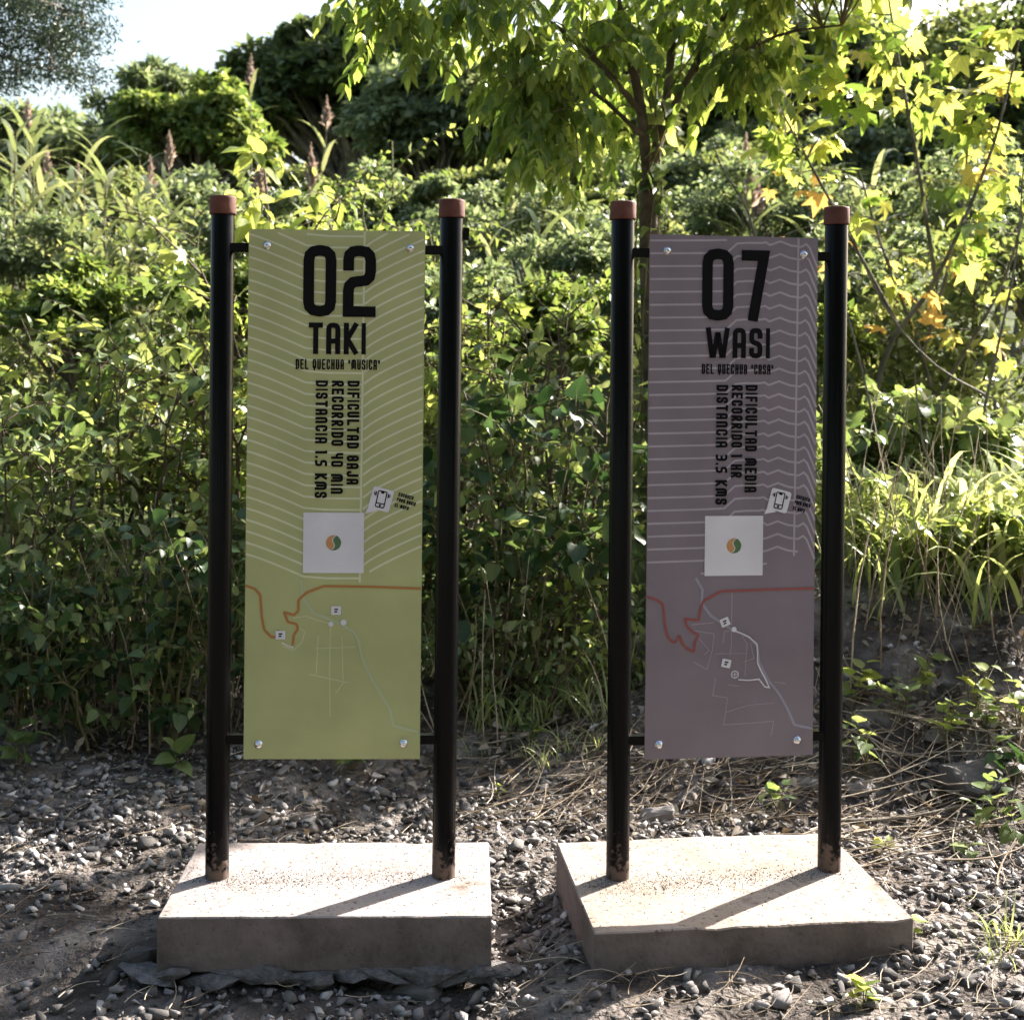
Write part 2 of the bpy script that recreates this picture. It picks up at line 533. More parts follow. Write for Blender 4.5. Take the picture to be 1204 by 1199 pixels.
class Leaves:
    def __init__(self):
        self.P, self.D, self.N, self.S = [], [], [], []

    def add(self, P, D, N, S):
        self.P.append(P); self.D.append(D); self.N.append(N); self.S.append(S)

    def arrays(self):
        return np.concatenate(self.P), np.concatenate(self.D), np.concatenate(self.N), np.concatenate(self.S)


LEAFMESH = {}


def leaf_mesh(tpl, mat, v):
    key = (tpl, mat, v)
    if key not in LEAFMESH:
        T, f, luv = TPL_HI.get(tpl, TPL[tpl])
        T2 = T.copy()
        T2[:, 2] += .05 * np.sin(T[:, 0] * 9 + v * 2.1) * T[:, 1]
        LEAFMESH[key] = np_mesh('leaf', T2, f, M[mat], True, np.full(len(T), (v + .5) / 8), luv)
    return LEAFMESH[key]


def emit(L, root, mat, tpl, part='foliage', split=0, rr=None, stuff=True, bias=0., name='leaf', lim=None):
    """leaves of one plant: the SPLIT that show largest as objects, the others joined"""
    rr = rr or rng
    P, D, N, S = L.arrays()
    n = len(P)
    rnd = np.clip(rr.beta(2, 2, n) + bias, 0, 1)
    loc = np.array(root.location)
    X, Y, Z = frames(D, N)
    idx = np.arange(n)
    if split:
        dist = np.maximum(P[:, 1], .5)
        sx = CX + P[:, 0] / dist * F
        sy = CY - (P[:, 2] - HC) / dist * F
        inside = (sx > 4) & (sx < 1200) & (sy > 4) & (sy < 1195)
        ymin = np.quantile(P[:, 1], .5)
        score = S / dist * np.where(inside, 1, .01) * np.where(P[:, 1] < ymin, 1.5, 1.)
        order = np.argsort(-score)
        pick = order[:min(split, int(inside.sum()))]
        for i in pick:
            o = bpy.data.objects.new(name, leaf_mesh(tpl, mat, int(rnd[i] * 7.99)))
            s = S[i]
            p = P[i] - loc
            o.matrix_basis = Matrix(((X[i, 0] * s, Y[i, 0] * s, Z[i, 0] * s, p[0]), (X[i, 1] * s, Y[i, 1] * s, Z[i, 1] * s, p[1]),
                                     (X[i, 2] * s, Y[i, 2] * s, Z[i, 2] * s, p[2]), (0, 0, 0, 1)))
            col.objects.link(o)
            o.parent = root
        idx = order[len(pick):]
    if len(idx):
        T, f, luv = TPL[tpl]
        k = len(T)
        Xs, Ys, Zs, Ss, Ps = X[idx], Y[idx], Z[idx], S[idx], P[idx]
        V = Ps[:, None, :] + Ss[:, None, None] * (T[None, :, 0:1] * Xs[:, None, :] + T[None, :, 1:2] * Ys[:, None, :] + T[None, :, 2:3] * Zs[:, None, :])
        V = V.reshape(-1, 3) - loc
        Fc = (f[None] + (np.arange(len(idx)) * k)[:, None, None]).reshape(-1, 3)
        me = np_mesh(part, V, Fc, M[mat], True, np.repeat(rnd[idx], k), np.tile(luv, (len(idx), 1)))
        o = link(part, me, root)
        if stuff:
            o['kind'] = 'stuff'
        return o


def along(L, n, t0=0., t1=1.):
    """n points and tangents along polyline L"""
    L = np.asarray(L)
    t = np.linspace(t0, t1, n) * (len(L) - 1)
    i = np.clip(t.astype(int), 0, len(L) - 2)
    u = (t - i)[:, None]
    return L[i] * (1 - u) + L[i + 1] * u, norm(L[i + 1] - L[i])


def leafy(Lv, line, n, size, t0=.1, t1=1., droop=.35, out=.9, fwd=.5, jit=.25, up=.8):
    """alternate leaves along a shoot"""
    P, T = along(line, n, t0, t1)
    a = np.arange(n) * 2.399 + rng.uniform(0, 6.28)
    ref = np.array([0.31, .2, .93])
    A = norm(np.cross(T, ref)); B = np.cross(T, A)
    rad = A * np.cos(a)[:, None] + B * np.sin(a)[:, None]
    D = norm(T * fwd + rad * out + np.array([0, 0, -droop]) + rng.normal(0, jit, (n, 3)))
    N = norm(np.array([0, 0, up]) + rad * .25 + np.array(SUN) * .35 + rng.normal(0, jit * 1.3, (n, 3)))
    S = size * rng.uniform(.5, 1.4, n)
    Lv.add(P + rad * size * .12, D, N, S)


def curve3(p0, p1, p2, n=7, wob=.0):
    t = np.linspace(0, 1, n)[:, None]
    L = (1 - t) ** 2 * p0 + 2 * t * (1 - t) * p1 + t ** 2 * p2
    if wob:
        w = rng.normal(0, wob, (n, 3)); w[0] = 0
        L = L + w
    return L


def shrub(name, label, cat, px, d, top_y, width_px, leaf, size, mat, stems=10, sides=8, nleaf=9, split=0, droop=.35,
          group=None, depth=.7, stem_mat='twig', side_len=.30, low=.12, bias=0., base_z=None, main_leaf=6, up=.8, lean=(0, 0), mat2=None, bare=0):
    b = pw(px, 600, d)
    bz = float(terr(b[0], d)) if base_z is None else base_z
    top = pw(px, top_y, d)[2]
    h = max(.25, top - bz)
    W = width_px / F * d
    root = thing(name, label, cat, (b[0], d, bz), 0, group)
    Lv = Leaves()
    Lv2 = Leaves()
    lines, rad = [], []
    for i in range(stems):
        u, v = rng.uniform(-1, 1), rng.uniform(-1, 1)
        p0 = np.array((b[0] + u * W * .22, d + v * W * depth * .22, bz - .03))
        tip = np.array((b[0] + u * W * .5 + lean[0], d + v * W * .5 * depth + lean[1], bz + h * (1 - .45 * u * u) * rng.uniform(.70, 1.02)))
        mid = np.array((p0[0] * .6 + tip[0] * .4, p0[1] * .6 + tip[1] * .4, bz + (tip[2] - bz) * .65))
        L = curve3(p0, mid, tip, 9, .012 * h)
        lines.append(L); rad.append(np.linspace(.010, .0025, 9) * max(.7, h / 1.4))
        if main_leaf:
            leafy(Lv, L, main_leaf, size, .45, 1., droop, up=up)
        for k in range(sides):
            t = rng.uniform(low, .97)
            q, T = along(L, 1, t, t)
            ang = rng.uniform(0, 6.28)
            ln = h * side_len * rng.uniform(.5, 1.2)
            dr = np.array((math.cos(ang), math.sin(ang) * depth, rng.uniform(.1, .8)))
            e = q[0] + norm(dr) * ln
            mdl = (q[0] + e) / 2 + np.array((0, 0, .18 * ln))
            s = curve3(q[0], mdl, e - np.array((0, 0, .12 * ln)), 5, .02 * ln)
            lines.append(s); rad.append(np.linspace(.004, .0012, 5) * max(.7, h / 1.4))
            leafy(Lv2 if mat2 and k % 2 else Lv, s, nleaf, size * (.75 if mat2 and k % 2 else 1.), .15, 1., droop, up=up, jit=.42 if mat2 else .25)
    for i in range(bare):                                           # leafless twigs poking out
        a = rng.uniform(0, 6.28)
        p0 = np.array((b[0] + rng.uniform(-.4, .4) * W, d + rng.uniform(-.35, .25) * W * depth, bz + rng.uniform(.05, .6) * h))
        e = p0 + np.array((math.cos(a) * .3, math.sin(a) * .2, rng.uniform(.1, .9))) * h * rng.uniform(.25, .55)
        lines.append(curve3(p0, (p0 + e) / 2 + rng.normal(0, .05, 3) * h, e, 5)); rad.append(np.linspace(.0032, .0012, 5))
    V, Fc = tubes(lines, rad, 4)
    link('stems', np_mesh('stems', V - np.array(root.location), Fc, M[stem_mat], True), root)['kind'] = 'stuff'
    emit(Lv, root, mat, leaf, 'foliage', split, bias=bias)
    if mat2:
        emit(Lv2, root, mat2, leaf, 'foliage', split // 2, bias=bias)
    return root


def crown_tree(name, label, cat, px, d, top_y, bot_y, width_px, leaf, size, mat, clumps=40, per=220, group=None, trunk_r=.12,
               bark='bark_grey', squash=.8, depth=.8, rough=.35, bias=0., clump_r=.26, box=None, split=0):
    c = pw(px, (top_y + bot_y) / 2, d)
    W = width_px / F * d * .5
    H = (bot_y - top_y) / F * d * .5
    if box:                                           # centre and half sizes in metres
        c, W, H = np.array(box[0], float), box[1], box[2]
        d = c[1]
    bz = float(terr(c[0], d))
    root = thing(name, label, cat, (c[0], d, bz), 0, group)
    Lv = Leaves()
    lines, rad = [], []
    fork = np.array((c[0], d, max(bz + .3, c[2] - H * .75)))
    lines.append(curve3(np.array((c[0] + rng.uniform(-.2, .2) * W, d, bz - .2)), np.array((c[0] + .1 * W, d, (bz + fork[2]) / 2)), fork, 7, .01))
    rad.append(np.linspace(trunk_r * 1.25, trunk_r * .8, 7))
    for i in range(clumps):
        v = norm(rng.normal(0, 1, 3))
        if v[2] < -.35:
            v[2] *= -.6
            v = norm(v)
        r = rng.uniform(.45, 1.0) ** .6
        lob = 1 + rough * (math.sin(3.1 * math.atan2(v[1], v[0]) + px) * .5 + rng.uniform(-.5, .3))
        cc = c + v * np.array((W, W * depth, H)) * r * lob * .86
        rc = clump_r * (W + H) * .5 * rng.uniform(.65, 1.25)
        m = (fork + cc) / 2 + np.array((0, 0, .1 * H))
        lines.append(curve3(fork, m, cc, 6, .03 * W)); rad.append(np.linspace(trunk_r * .45, trunk_r * .06, 6))
        n = int(per * rng.uniform(.7, 1.3))
        u = norm(rng.normal(0, 1, (n, 3)))
        u[:, 2] = np.where(u[:, 2] < -.2, -u[:, 2] * .6, u[:, 2])
        q = rng.uniform(0, 1, n) ** .35
        P = cc + u * (rc * q)[:, None] * np.array((1.15, 1.1, squash * .75))
        D = norm(u * .8 + np.array((0, 0, -.35)) + rng.normal(0, .45, (n, 3)))
        N = norm(u * .5 + np.array((0, 0, .6)) + np.array(SUN) * .3 + rng.normal(0, .4, (n, 3)))
        Lv.add(P, D, N, size * rng.uniform(.6, 1.3, n))
    V, Fc = tubes(lines[:1], rad[:1], 8)
    link('trunk', np_mesh('trunk', V - np.array(root.location), Fc, M[bark], True), root)
    V, Fc = tubes(lines[1:], rad[1:], 4)
    link('limbs', np_mesh('limbs', V - np.array(root.location), Fc, M[bark], True), root)['kind'] = 'stuff'
    emit(Lv, root, mat, leaf, 'crown', split, bias=bias)
    return root


def place_words(px):
    return ('left of the olive sign' if px < 240 else 'behind the olive sign' if px < 540 else 'behind the gap between the signs' if px < 720
            else 'behind the mauve sign' if px < 1000 else 'beyond the right bank')


# ------------------------------------------------------------------ ground
xs = np.unique(np.concatenate([np.linspace(-220, -30, 14), np.linspace(-30, -3, 24), np.linspace(-3, 3, 151), np.linspace(3, 30, 24), np.linspace(30, 220, 14)]))
ys = np.unique(np.concatenate([np.linspace(-120, 1.5, 14), np.linspace(1.5, 6.5, 126), np.linspace(6.5, 30, 34), np.linspace(30, 260, 24)]))
gx, gy = np.meshgrid(xs, ys)
gz = terr(gx, gy)
fine = (np.abs(gx) < 3) & (gy > 1.5) & (gy < 6.5)
gz = gz + np.where(fine, rng.normal(0, .004, gz.shape), 0)
nx, ny = len(xs), len(ys)
i = np.arange(ny - 1)[:, None] * nx + np.arange(nx - 1)[None, :]
q = np.stack([i, i + 1, i + nx + 1, i + nx], -1).reshape(-1, 4)
gnd = link('ground', np_mesh('ground', np.stack([gx, gy, gz], -1).reshape(-1, 3), q, M['ground'], True))
tag(gnd, kind='structure')


# ------------------------------------------------------------------ lettering
GL = {
    'O': [['c', (0, 0), (1, 0), (1, 1), (0, 1)]], '0': [['c', (0, 0), (1, 0), (1, 1), (0, 1)]],
    'D': [['s', (0, 0), (1, 0), (1, 1), (0, 1)], ['l', (.0, 0), (.0, 1)]],
    '1': [['l', (0, 1), (.5, 1), (.5, 0)]], 'I': [['l', (.5, 0), (.5, 1)]],
    '2': [['s', (0, .76), (0, 1), (1, 1), (1, .5), (0, .5), (0, 0)], ['l', (0, 0), (1, 0)]],
    '3': [['s', (0, 1), (1, 1), (1, 0), (0, 0)], ['l', (.25, .5), (1, .5)]],
    '4': [['s', (0, 1), (0, .45), (1, .45)], ['l', (1, 1), (1, 0)]],
    '5': [['s', (1, 1), (0, 1), (0, .52), (1, .52), (1, 0), (0, 0)]],
    '7': [['l', (0, 1), (1, 1), (.42, 0)]],
    'S': [['s', (1, .78), (1, 1), (0, 1), (0, .53), (1, .47), (1, 0), (0, 0), (0, .22)]],
    'A': [['s', (0, 0), (0, 1), (1, 1), (1, 0)], ['l', (0, .40), (1, .40)]],
    'B': [['c', (0, 0), (1, 0), (1, 1), (0, 1)], ['l', (0, .5), (1, .5)]],
    'C': [['s', (1, .76), (1, 1), (0, 1), (0, 0), (1, 0), (1, .24)]],
    'E': [['l', (1, 1), (0, 1), (0, 0), (1, 0)], ['l', (0, .5), (.8, .5)]],
    'F': [['l', (1, 1), (0, 1), (0, 0)], ['l', (0, .5), (.8, .5)]],
    'H': [['l', (0, 0), (0, 1)], ['l', (1, 0), (1, 1)], ['l', (0, .5), (1, .5)]],
    'J': [['s', (0, .25), (0, 0), (1, 0), (1, 1)]],
    'K': [['l', (0, 0), (0, 1)], ['l', (1, 1), (.12, .48), (1, 0)]],
    'L': [['l', (0, 1), (0, 0), (1, 0)]],
    'M': [['s', (0, 0), (0, 1), (1, 1), (1, 0)], ['l', (.5, .15), (.5, 1)]],
    'N': [['s', (0, 0), (0, 1), (1, 1), (1, 0)]],
    'P': [['s', (0, 0), (0, 1), (1, 1), (1, .45), (0, .45)]],
    'Q': [['c', (0, .06), (1, .06), (1, 1), (0, 1)], ['l', (.5, .25), (.5, -.12)]],
    'R': [['s', (0, 0), (0, 1), (1, 1), (1, .48), (0, .48)], ['l', (.45, .48), (1, 0)]],
    'T': [['l', (0, 1), (1, 1)], ['l', (.5, 1), (.5, 0)]],
    'U': [['s', (0, 1), (0, 0), (1, 0), (1, 1)]],
    'V': [['l', (0, 1), (.5, 0), (1, 1)]],
    'W': [['l', (0, 1), (.19, 0), (.29, 0), (.47, .82), (.53, .82), (.71, 0), (.81, 0), (1, 1)]],
    '.': [['l', (.5, 0), (.5, .04)]],
    '"': [['l', (.2, .95), (.2, .7)], ['l', (.8, .95), (.8, .7)]],
}
NARROW = {'I': .34, '1': .55, '.': .34, ' ': .55, '"': .6, 'M': 1.35, 'W': 1.75}


def rounded(pts, r, closed):
    pts = [np.array(p, float) for p in pts]
    n = len(pts)
    out = []
    for i in range(n):
        if not closed and i in (0, n - 1):
            out.append(pts[i]); continue
        a, b, c = pts[i - 1], pts[i], pts[(i + 1) % n]
        la, lc = np.linalg.norm(a - b), np.linalg.norm(c - b)
        rr = min(r, la * .45, lc * .45)
        p0, p2 = b + (a - b) / la * rr, b + (c - b) / lc * rr
        for t in (0, .33, .67, 1):
            out.append((1 - t) ** 2 * p0 + 2 * t * (1 - t) * b + t * t * p2)
    return out


def strip(pts, t, closed=False):
    """flat ribbon of width t along 2d polyline"""
    P = np.array(pts, float)
    n = len(P)
    if closed:
        prv, nxt = np.roll(P, 1, 0), np.roll(P, -1, 0)
    else:
        prv = np.vstack([P[:1], P[:-1]]); nxt = np.vstack([P[1:], P[-1:]])
    d1 = P - prv; d2 = nxt - P
    if not closed:
        d1[0] = d2[0]; d2[-1] = d1[-1]
    d1 = norm(d1); d2 = norm(d2)
    n1 = np.stack([-d1[:, 1], d1[:, 0]], -1); n2 = np.stack([-d2[:, 1], d2[:, 0]], -1)
    m = norm(n1 + n2)
    s = 1 / np.maximum(.35, (m * n1).sum(-1))
    off = m * (s * t / 2)[:, None]
    V = np.stack([P + off, P - off], 1).reshape(-1, 2)
    k = n if closed else n - 1
    f = [(2 * i, 2 * i + 1, (2 * ((i + 1) % n)) + 1, 2 * ((i + 1) % n)) for i in range(k)]
    return V, f


class Flat:
    """flat print on a panel: 2d shapes, each a hair above the last"""
    def __init__(self, z0):
        self.V, self.F, self.z0, self.n = [], [], z0, 0
        self.off = 0

    def put(self, V, f, z=None):
        z = self.z0 + (self.n % 12) * .00003 if z is None else z
        self.n += 1
        self.V += [(x, z, y) for x, y in V]          # panel plane is local XZ, front is -Y (z negated below)
        self.F += [tuple(i + self.off for i in q) for q in f]
        self.off += len(V)

    def line(self, pts, t, closed=False):
        self.put(*strip(pts, t, closed))

    def poly(self, pts):
        self.put(pts, [tuple(range(len(pts)))])

    def text(self, s, x0, y0, w, h, t, rot=0, gap=.28):
        """s fills the box w x h from lower-left x0,y0; rot turns about x0,y0"""
        adv = [NARROW.get(c, 1.) for c in s]
        total = sum(adv) + gap * (len(s) - 1)
        cw = w / total
        x = 0.
        ca, sa = math.cos(rot), math.sin(rot)
        for c, a in zip(s, adv):
            bw = cw * a
            if c in GL:
                for st in GL[c]:
                    kind, pts = st[0], st[1:]
                    ix, iy = min(t, bw * .9) / 2, t / 2
                    q = [np.array((x + ix + p[0] * (bw - 2 * ix), iy + p[1] * (h - 2 * iy))) for p in pts]
                    if kind == 'c':
                        q = rounded(q, t * 1.0, True)
                    else:
                        q0 = q[0] - q[1]; q[0] = q[0] + q0 / np.linalg.norm(q0) * t * .499
                        q1 = q[-1] - q[-2]; q[-1] = q[-1] + q1 / np.linalg.norm(q1) * t * .499
                        if kind == 's':
                            q = rounded(q, t * 1.0, False)
                    V, f = strip(q, t if bw > t * 1.2 else bw * .9, kind == 'c')
                    V = [(x0 + p[0] * ca - p[1] * sa, y0 + p[0] * sa + p[1] * ca) for p in V]
                    self.put(V, f)
            x += bw + gap * cw

    def build(self, name, mat, parent):
        me = bpy.data.meshes.new(name)
        me.from_pydata([(x, -z, y) for x, z, y in self.V], [], self.F)
        me.materials.append(mat)
        return link(name, me, parent)


def round_rect(x0, y0, x1, y1, r, rot=0, c=None):
    p = rounded([(x0, y0), (x1, y0), (x1, y1), (x0, y1)], r, True)
    if rot:
        c = np.array(c if c is not None else ((x0 + x1) / 2, (y0 + y1) / 2))
        m = np.array([[math.cos(rot), -math.sin(rot)], [math.sin(rot), math.cos(rot)]])
        p = [c + m @ (q - c) for q in p]
    return [tuple(q) for q in p]


PW_, PH_ = .428, 1.288           # panel width, height
Z_BOT = .294                     # panel bottom above plinth top


def rough_box(name, w, dpt, z0, z1, mat, seed, amp=.004, res=.03):
    r = np.random.default_rng(seed)
    bm = bmesh.new()
    bmesh.ops.create_cube(bm, size=1)
    for v in bm.verts:
        v.co = Vector((v.co.x * w, v.co.y * dpt, z0 + (v.co.z + .5) * (z1 - z0)))
    bmesh.ops.bevel(bm, geom=list(bm.edges), offset=.003, segments=1, affect='EDGES')
    for it in range(4):
        es = [e for e in bm.edges if e.calc_length() > res * 1.4]
        if not es:
            break
        bmesh.ops.subdivide_edges(bm, edges=es, cuts=1, use_grid_fill=True)
    bmesh.ops.triangulate(bm, faces=[f for f in bm.faces if len(f.verts) > 4])
    from mathutils import noise
    for v in bm.verts:
        c = v.co * 9 + Vector((seed * 3.1, 0, 0))
        nv = noise.noise_vector(c) * amp + noise.noise_vector(c * 4) * amp * .45
        edge = max(0, abs(v.co.x) - (w / 2 - .02)) + max(0, abs(v.co.y) - (dpt / 2 - .02))
        chip = max(0., noise.noise(v.co * 14 + Vector((seed, 5, 2))) - .12)
        if v.co.z > z1 - .03:
            v.co.z -= chip * min(1, edge / .02) * .02 * (1 if amp > .01 else .5)
        v.co += nv
    return bm_mesh(name, bm, mat, False)


def lathe(profile, seg=20):
    V, Fq = [], []
    for z, r in profile:
        for i in range(seg):
            a = 2 * math.pi * i / seg
            V.append((r * math.cos(a), r * math.sin(a), z))
    for j in range(len(profile) - 1):
        for i in range(seg):
            Fq.append((j * seg + i, j * seg + (i + 1) % seg, (j + 1) * seg + (i + 1) % seg, (j + 1) * seg + i))
    return np.array(V), np.array(Fq)


def box_mesh(name, x0, x1, y0, y1, z0, z1, mat, bev=.0015):
    bm = bmesh.new()
    bmesh.ops.create_cube(bm, size=1)
    for v in bm.verts:
        v.co = Vector(((x0 + x1) / 2 + v.co.x * (x1 - x0), (y0 + y1) / 2 + v.co.y * (y1 - y0), (z0 + z1) / 2 + v.co.z * (z1 - z0)))
    if bev:
        bmesh.ops.bevel(bm, geom=list(bm.edges), offset=bev, segments=2, affect='EDGES')
    return bm_mesh(name, bm, mat)


V, Fq = lathe([(-.05, .0285), (1.622, .0285), (1.626, .027)], 28)
POST = np_mesh('post', V, Fq, M['post'], True)
V, Fq = lathe([(1.618, .0290), (1.618, .0318), (1.622, .0322), (1.658, .0320), (1.662, .0312), (1.663, .028), (1.6635, .0)], 28)
CAP = np_mesh('cap', V, Fq, M['cap'], True)


def bolt_mesh():
    V, Fq = lathe([(0, .0105), (.0016, .0105), (.002, .0085), (.0035, .0083), (.0062, .0065), (.0078, .003), (.0080, .0004)], 12)
    V = V[:, [0, 2, 1]] * np.array((1, -1, 1))
    return np_mesh('bolt', V, Fq, M['steel'], True)


BOLT = bolt_mesh()


def trail_sign(label, loc, rz, spacing, plinth, mats, seed):
    root = thing('trail_sign', label, 'sign', loc, rz)
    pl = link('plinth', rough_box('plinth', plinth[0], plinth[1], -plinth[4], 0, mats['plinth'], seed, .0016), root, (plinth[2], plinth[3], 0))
    pl['label'] = mats['plinth_label']
    for s in (-1, 1):
        po = link('post', POST, root, (s * spacing / 2, 0, 0))
        po.rotation_euler = (0, R(.15 * s), R(40 * s))
        link('cap', CAP, po)
    for zz, nm in ((Z_BOT + .045, 'crossbar'), (Z_BOT + PH_ - .045, 'crossbar')):
        link(nm, box_mesh(nm, -spacing / 2, spacing / 2, -.016, .006, zz - .011, zz + .011, M['post']), root)
    # panel: origin at its lower-left front corner
    pan = link('panel', box_mesh('panel', 0, PW_, 0, .004, 0, PH_, mats['panel'], .0008), root, (-PW_ / 2 + mats.get('dx', 0), -.0215, Z_BOT))
    for bx, bz in ((.036, .036), (PW_ - .04, .038), (.044, PH_ - .04), (PW_ - .036, PH_ - .042)):
        b = link('bolt', BOLT, pan, (bx, -.0003, bz))
        b.rotation_euler = (0, rng.uniform(0, 6), 0)
    return root, pan, pl


A_MATS = dict(plinth=M['plinth_a'], panel=M['panel_a'], plinth_label='pale concrete block with a mud splash round the posts', dx=.002)
B_MATS = dict(plinth=M['plinth_b'], panel=M['panel_b'], plinth_label='concrete block with rusty brown stains', dx=.003)
Z_PL = .13
sign_a, pan_a, pl_a = trail_sign('olive green 02 TAKI trail sign on black posts in a pale concrete block',
                                 (-.4315, 3.129, Z_PL), R(2.0), .553, (.758, .445, .012, -.003, .125), A_MATS, 3)
sign_b, pan_b, pl_b = trail_sign('mauve grey 07 WASI trail sign on black posts in a stained concrete block',
                                 (.542, 3.175, Z_PL), R(7.0), .541, (.745, .535, -.012, -.028, .14), B_MATS, 8)
FOOT_AT = pl_a
lug = link('lug', box_mesh('lug', .553 / 2 + .02, .553 / 2 + .047, .005, .03, 1.565, 1.595, M['post']), sign_a)


def mapper(x0, y0, x1, y1):
    """photo pixels on the panel (left, top, right, bottom) -> panel metres"""
    return lambda x, y: ((x - x0) / (x1 - x0) * PW_, (y1 - y) / (y1 - y0) * PH_)


def print_panel(pan, mp, mats, big, big_boxes, title, tbox, sub, sbox, cols, qr, icon, small, contour, route, faint, faint_w, river, extras):
    sc = PH_ / 620

    def box(b):
        x0, y0 = mp(b[0], b[3]); x1, y1 = mp(b[2], b[1])
        return x0, y0, x1 - x0, y1 - y0
    f = Flat(.0004)
    for L in contour:
        f.line([mp(*p) for p in L], 2.4 * sc)
    f.build('contour_lines', mats['line'], pan)
    f = Flat(.0004)
    for L in faint:
        f.line([mp(*p) for p in L], faint_w * sc)
    f.build('map_streets', mats['faint'], pan)
    f = Flat(.0009)
    f.line([mp(*p) for p in river], 3.2 * sc)
    f.build('map_river', mats['river'], pan)
    f = Flat(.0014)
    for L in route:
        f.line([tuple(q) for q in rounded([mp(*p) for p in L], .004, False)], 3.0 * sc)
    f.build('map_route', mats['route'], pan)
    f = Flat(.0019)
    for ch, b in zip(big, big_boxes):
        x, y, w, h = box(b)
        f.text(ch, x, y, w, h, 12.6 * sc)
    f.build('trail_number', M['ink'], pan)
    f = Flat(.0019)
    x, y, w, h = box(tbox)
    f.text(title, x, y, w, h, 6.0 * sc, gap=.24)
    f.build('trail_name', M['ink'], pan)
    f = Flat(.0019)
    x, y, w, h = box(sbox)
    f.text(sub, x, y, w, h, 1.7 * sc, gap=.32)
    f.build('subtitle', M['ink'], pan)
    for s, b in cols:
        f = Flat(.0019)
        x, y, w, h = box(b)
        f.text(s, x, y + h, h, w, 2.9 * sc, rot=-math.pi / 2, gap=.30)
        f.build('trail_facts', M['ink'], pan)
    x, y, w, h = box(qr)
    f = Flat(.0019)
    f.poly([(x, y), (x + w, y), (x + w, y + h), (x, y + h)])
    sq = f.build('white_square', M['white'], pan)
    # emblem: disc split by an s-curve, orange and green
    cx, cy, r = x + w / 2, y + h / 2, 9.0 * sc
    S = [(.28 * r * math.sin(t * math.pi * 2) , -r * .96 + 1.92 * r * t) for t in np.linspace(0, 1, 13)]
    S = [(p[0] + p[1] * .35, p[1]) for p in S]
    for nm, sg, mt in (('emblem_half', -1, 'emb_o'), ('emblem_half', 1, 'emb_g')):
        arc = [(r * math.cos(a), r * math.sin(a)) for a in np.linspace(R(70), R(250) if sg < 0 else R(-110), 16)]
        f = Flat(.0024)
        n = len(S)
        strip_pts = []
        edge = [(p[0] + sg * .7 * sc * .8, p[1]) for p in S][::-1]
        k = min(len(arc), len(edge))
        arc = [arc[int(round(j * (len(arc) - 1) / (k - 1)))] for j in range(k)]
        V = [(cx + p[0], cy + p[1]) for p in arc] + [(cx + p[0], cy + p[1]) for p in edge]
        f.put(V, [(j, j + 1, k + j + 1, k + j) for j in range(k - 1)])
        f.build(nm, M[mt], pan)
    # phone icon in a tilted white speech tile
    icx, icy, tx, ty = icon
    c = mp(icx, icy)
    f = Flat(.0024)
    f.poly(round_rect(c[0] - 12.5 * sc, c[1] - 13 * sc, c[0] + 12.5 * sc, c[1] + 13 * sc, 3 * sc, R(-15)))
    tip = mp(tx, ty)
    f.poly([(c[0] - 12 * sc, c[1] - 2 * sc), tip, (c[0] - 4 * sc, c[1] - 13.5 * sc)])
    f.build('speech_tile', M['white'], pan)
    f = Flat(.0031)
    f.line(round_rect(c[0] - 5 * sc, c[1] - 9.5 * sc, c[0] + 5 * sc, c[1] + 9.5 * sc, 1.5 * sc, R(-12)), 1.3 * sc, True)
    m = np.array([[math.cos(R(-12)), math.sin(R(12))], [math.sin(R(-12)), math.cos(R(-12))]])

    def rp(a, b):
        v = m @ np.array((a * sc, b * sc)); return (c[0] + v[0], c[1] + v[1])
    f.line([rp(-4.5, -5), rp(4.5, -5)], 1.2 * sc)
    f.line([rp(-2, 8), rp(2, 8)], 2.2 * sc)
    f.line([rp(-1.2, -7.3), rp(1.2, -7.3)], 2.4 * sc)
    for sgn in (-1, 1):
        f.line([rp(sgn * 7.4, 3), rp(sgn * 7.4, 8)], 1.5 * sc)
        f.line([rp(sgn * 9.2, 4), rp(sgn * 9.2, 7)], 1.0 * sc)
    f.build('phone_icon', M['ink'], pan)
    f = Flat(.0024)
    for s, xx, yy, ww in small:
        p = mp(xx, yy)
        f.text(s, p[0], p[1], ww * sc, 4.4 * sc, .95 * sc, rot=R(-15), gap=.22)
    f.build('icon_caption', M['ink'], pan)
    for nn, (kind, xx, yy, a) in enumerate(extras):
        f = Flat(.0026 + nn * .00004)
        g = Flat(.0032)
        p = mp(xx, yy) if kind != 'path' else None
        if kind == 'tag':
            f.poly(round_rect(p[0] - 5.6 * sc, p[1] - 5 * sc, p[0] + 5.6 * sc, p[1] + 5 * sc, .8 * sc, R(a)))
            for k, (o, w) in enumerate(((1.4, 3.4), (-1.4, 2.4))):
                q = np.array([[math.cos(R(a)), -math.sin(R(a))], [math.sin(R(a)), math.cos(R(a))]])
                u, v = q @ np.array((-2.2 * sc, o * sc)), q @ np.array(((w - 1.2) * sc, o * sc))
                g.line([(p[0] + u[0], p[1] + u[1]), (p[0] + v[0], p[1] + v[1])], 1.7 * sc)
        elif kind == 'dot':
            f.poly([(p[0] + a * sc * math.cos(t), p[1] + a * sc * math.sin(t)) for t in np.linspace(0, 6.28, 13)[:-1]])
        elif kind == 'ring':
            f.line([(p[0] + a * sc * math.cos(t), p[1] + a * sc * math.sin(t)) for t in np.linspace(0, 6.28, 17)[:-1]], 1.1 * sc, True)
            f.line([(p[0] - a * sc * .7, p[1]), (p[0] + a * sc * .7, p[1])], .8 * sc)
            f.line([(p[0], p[1] - a * sc * .7), (p[0], p[1] + a * sc * .7)], .8 * sc)
        elif kind == 'path':
            f.line([mp(*t) for t in xx], yy * sc)
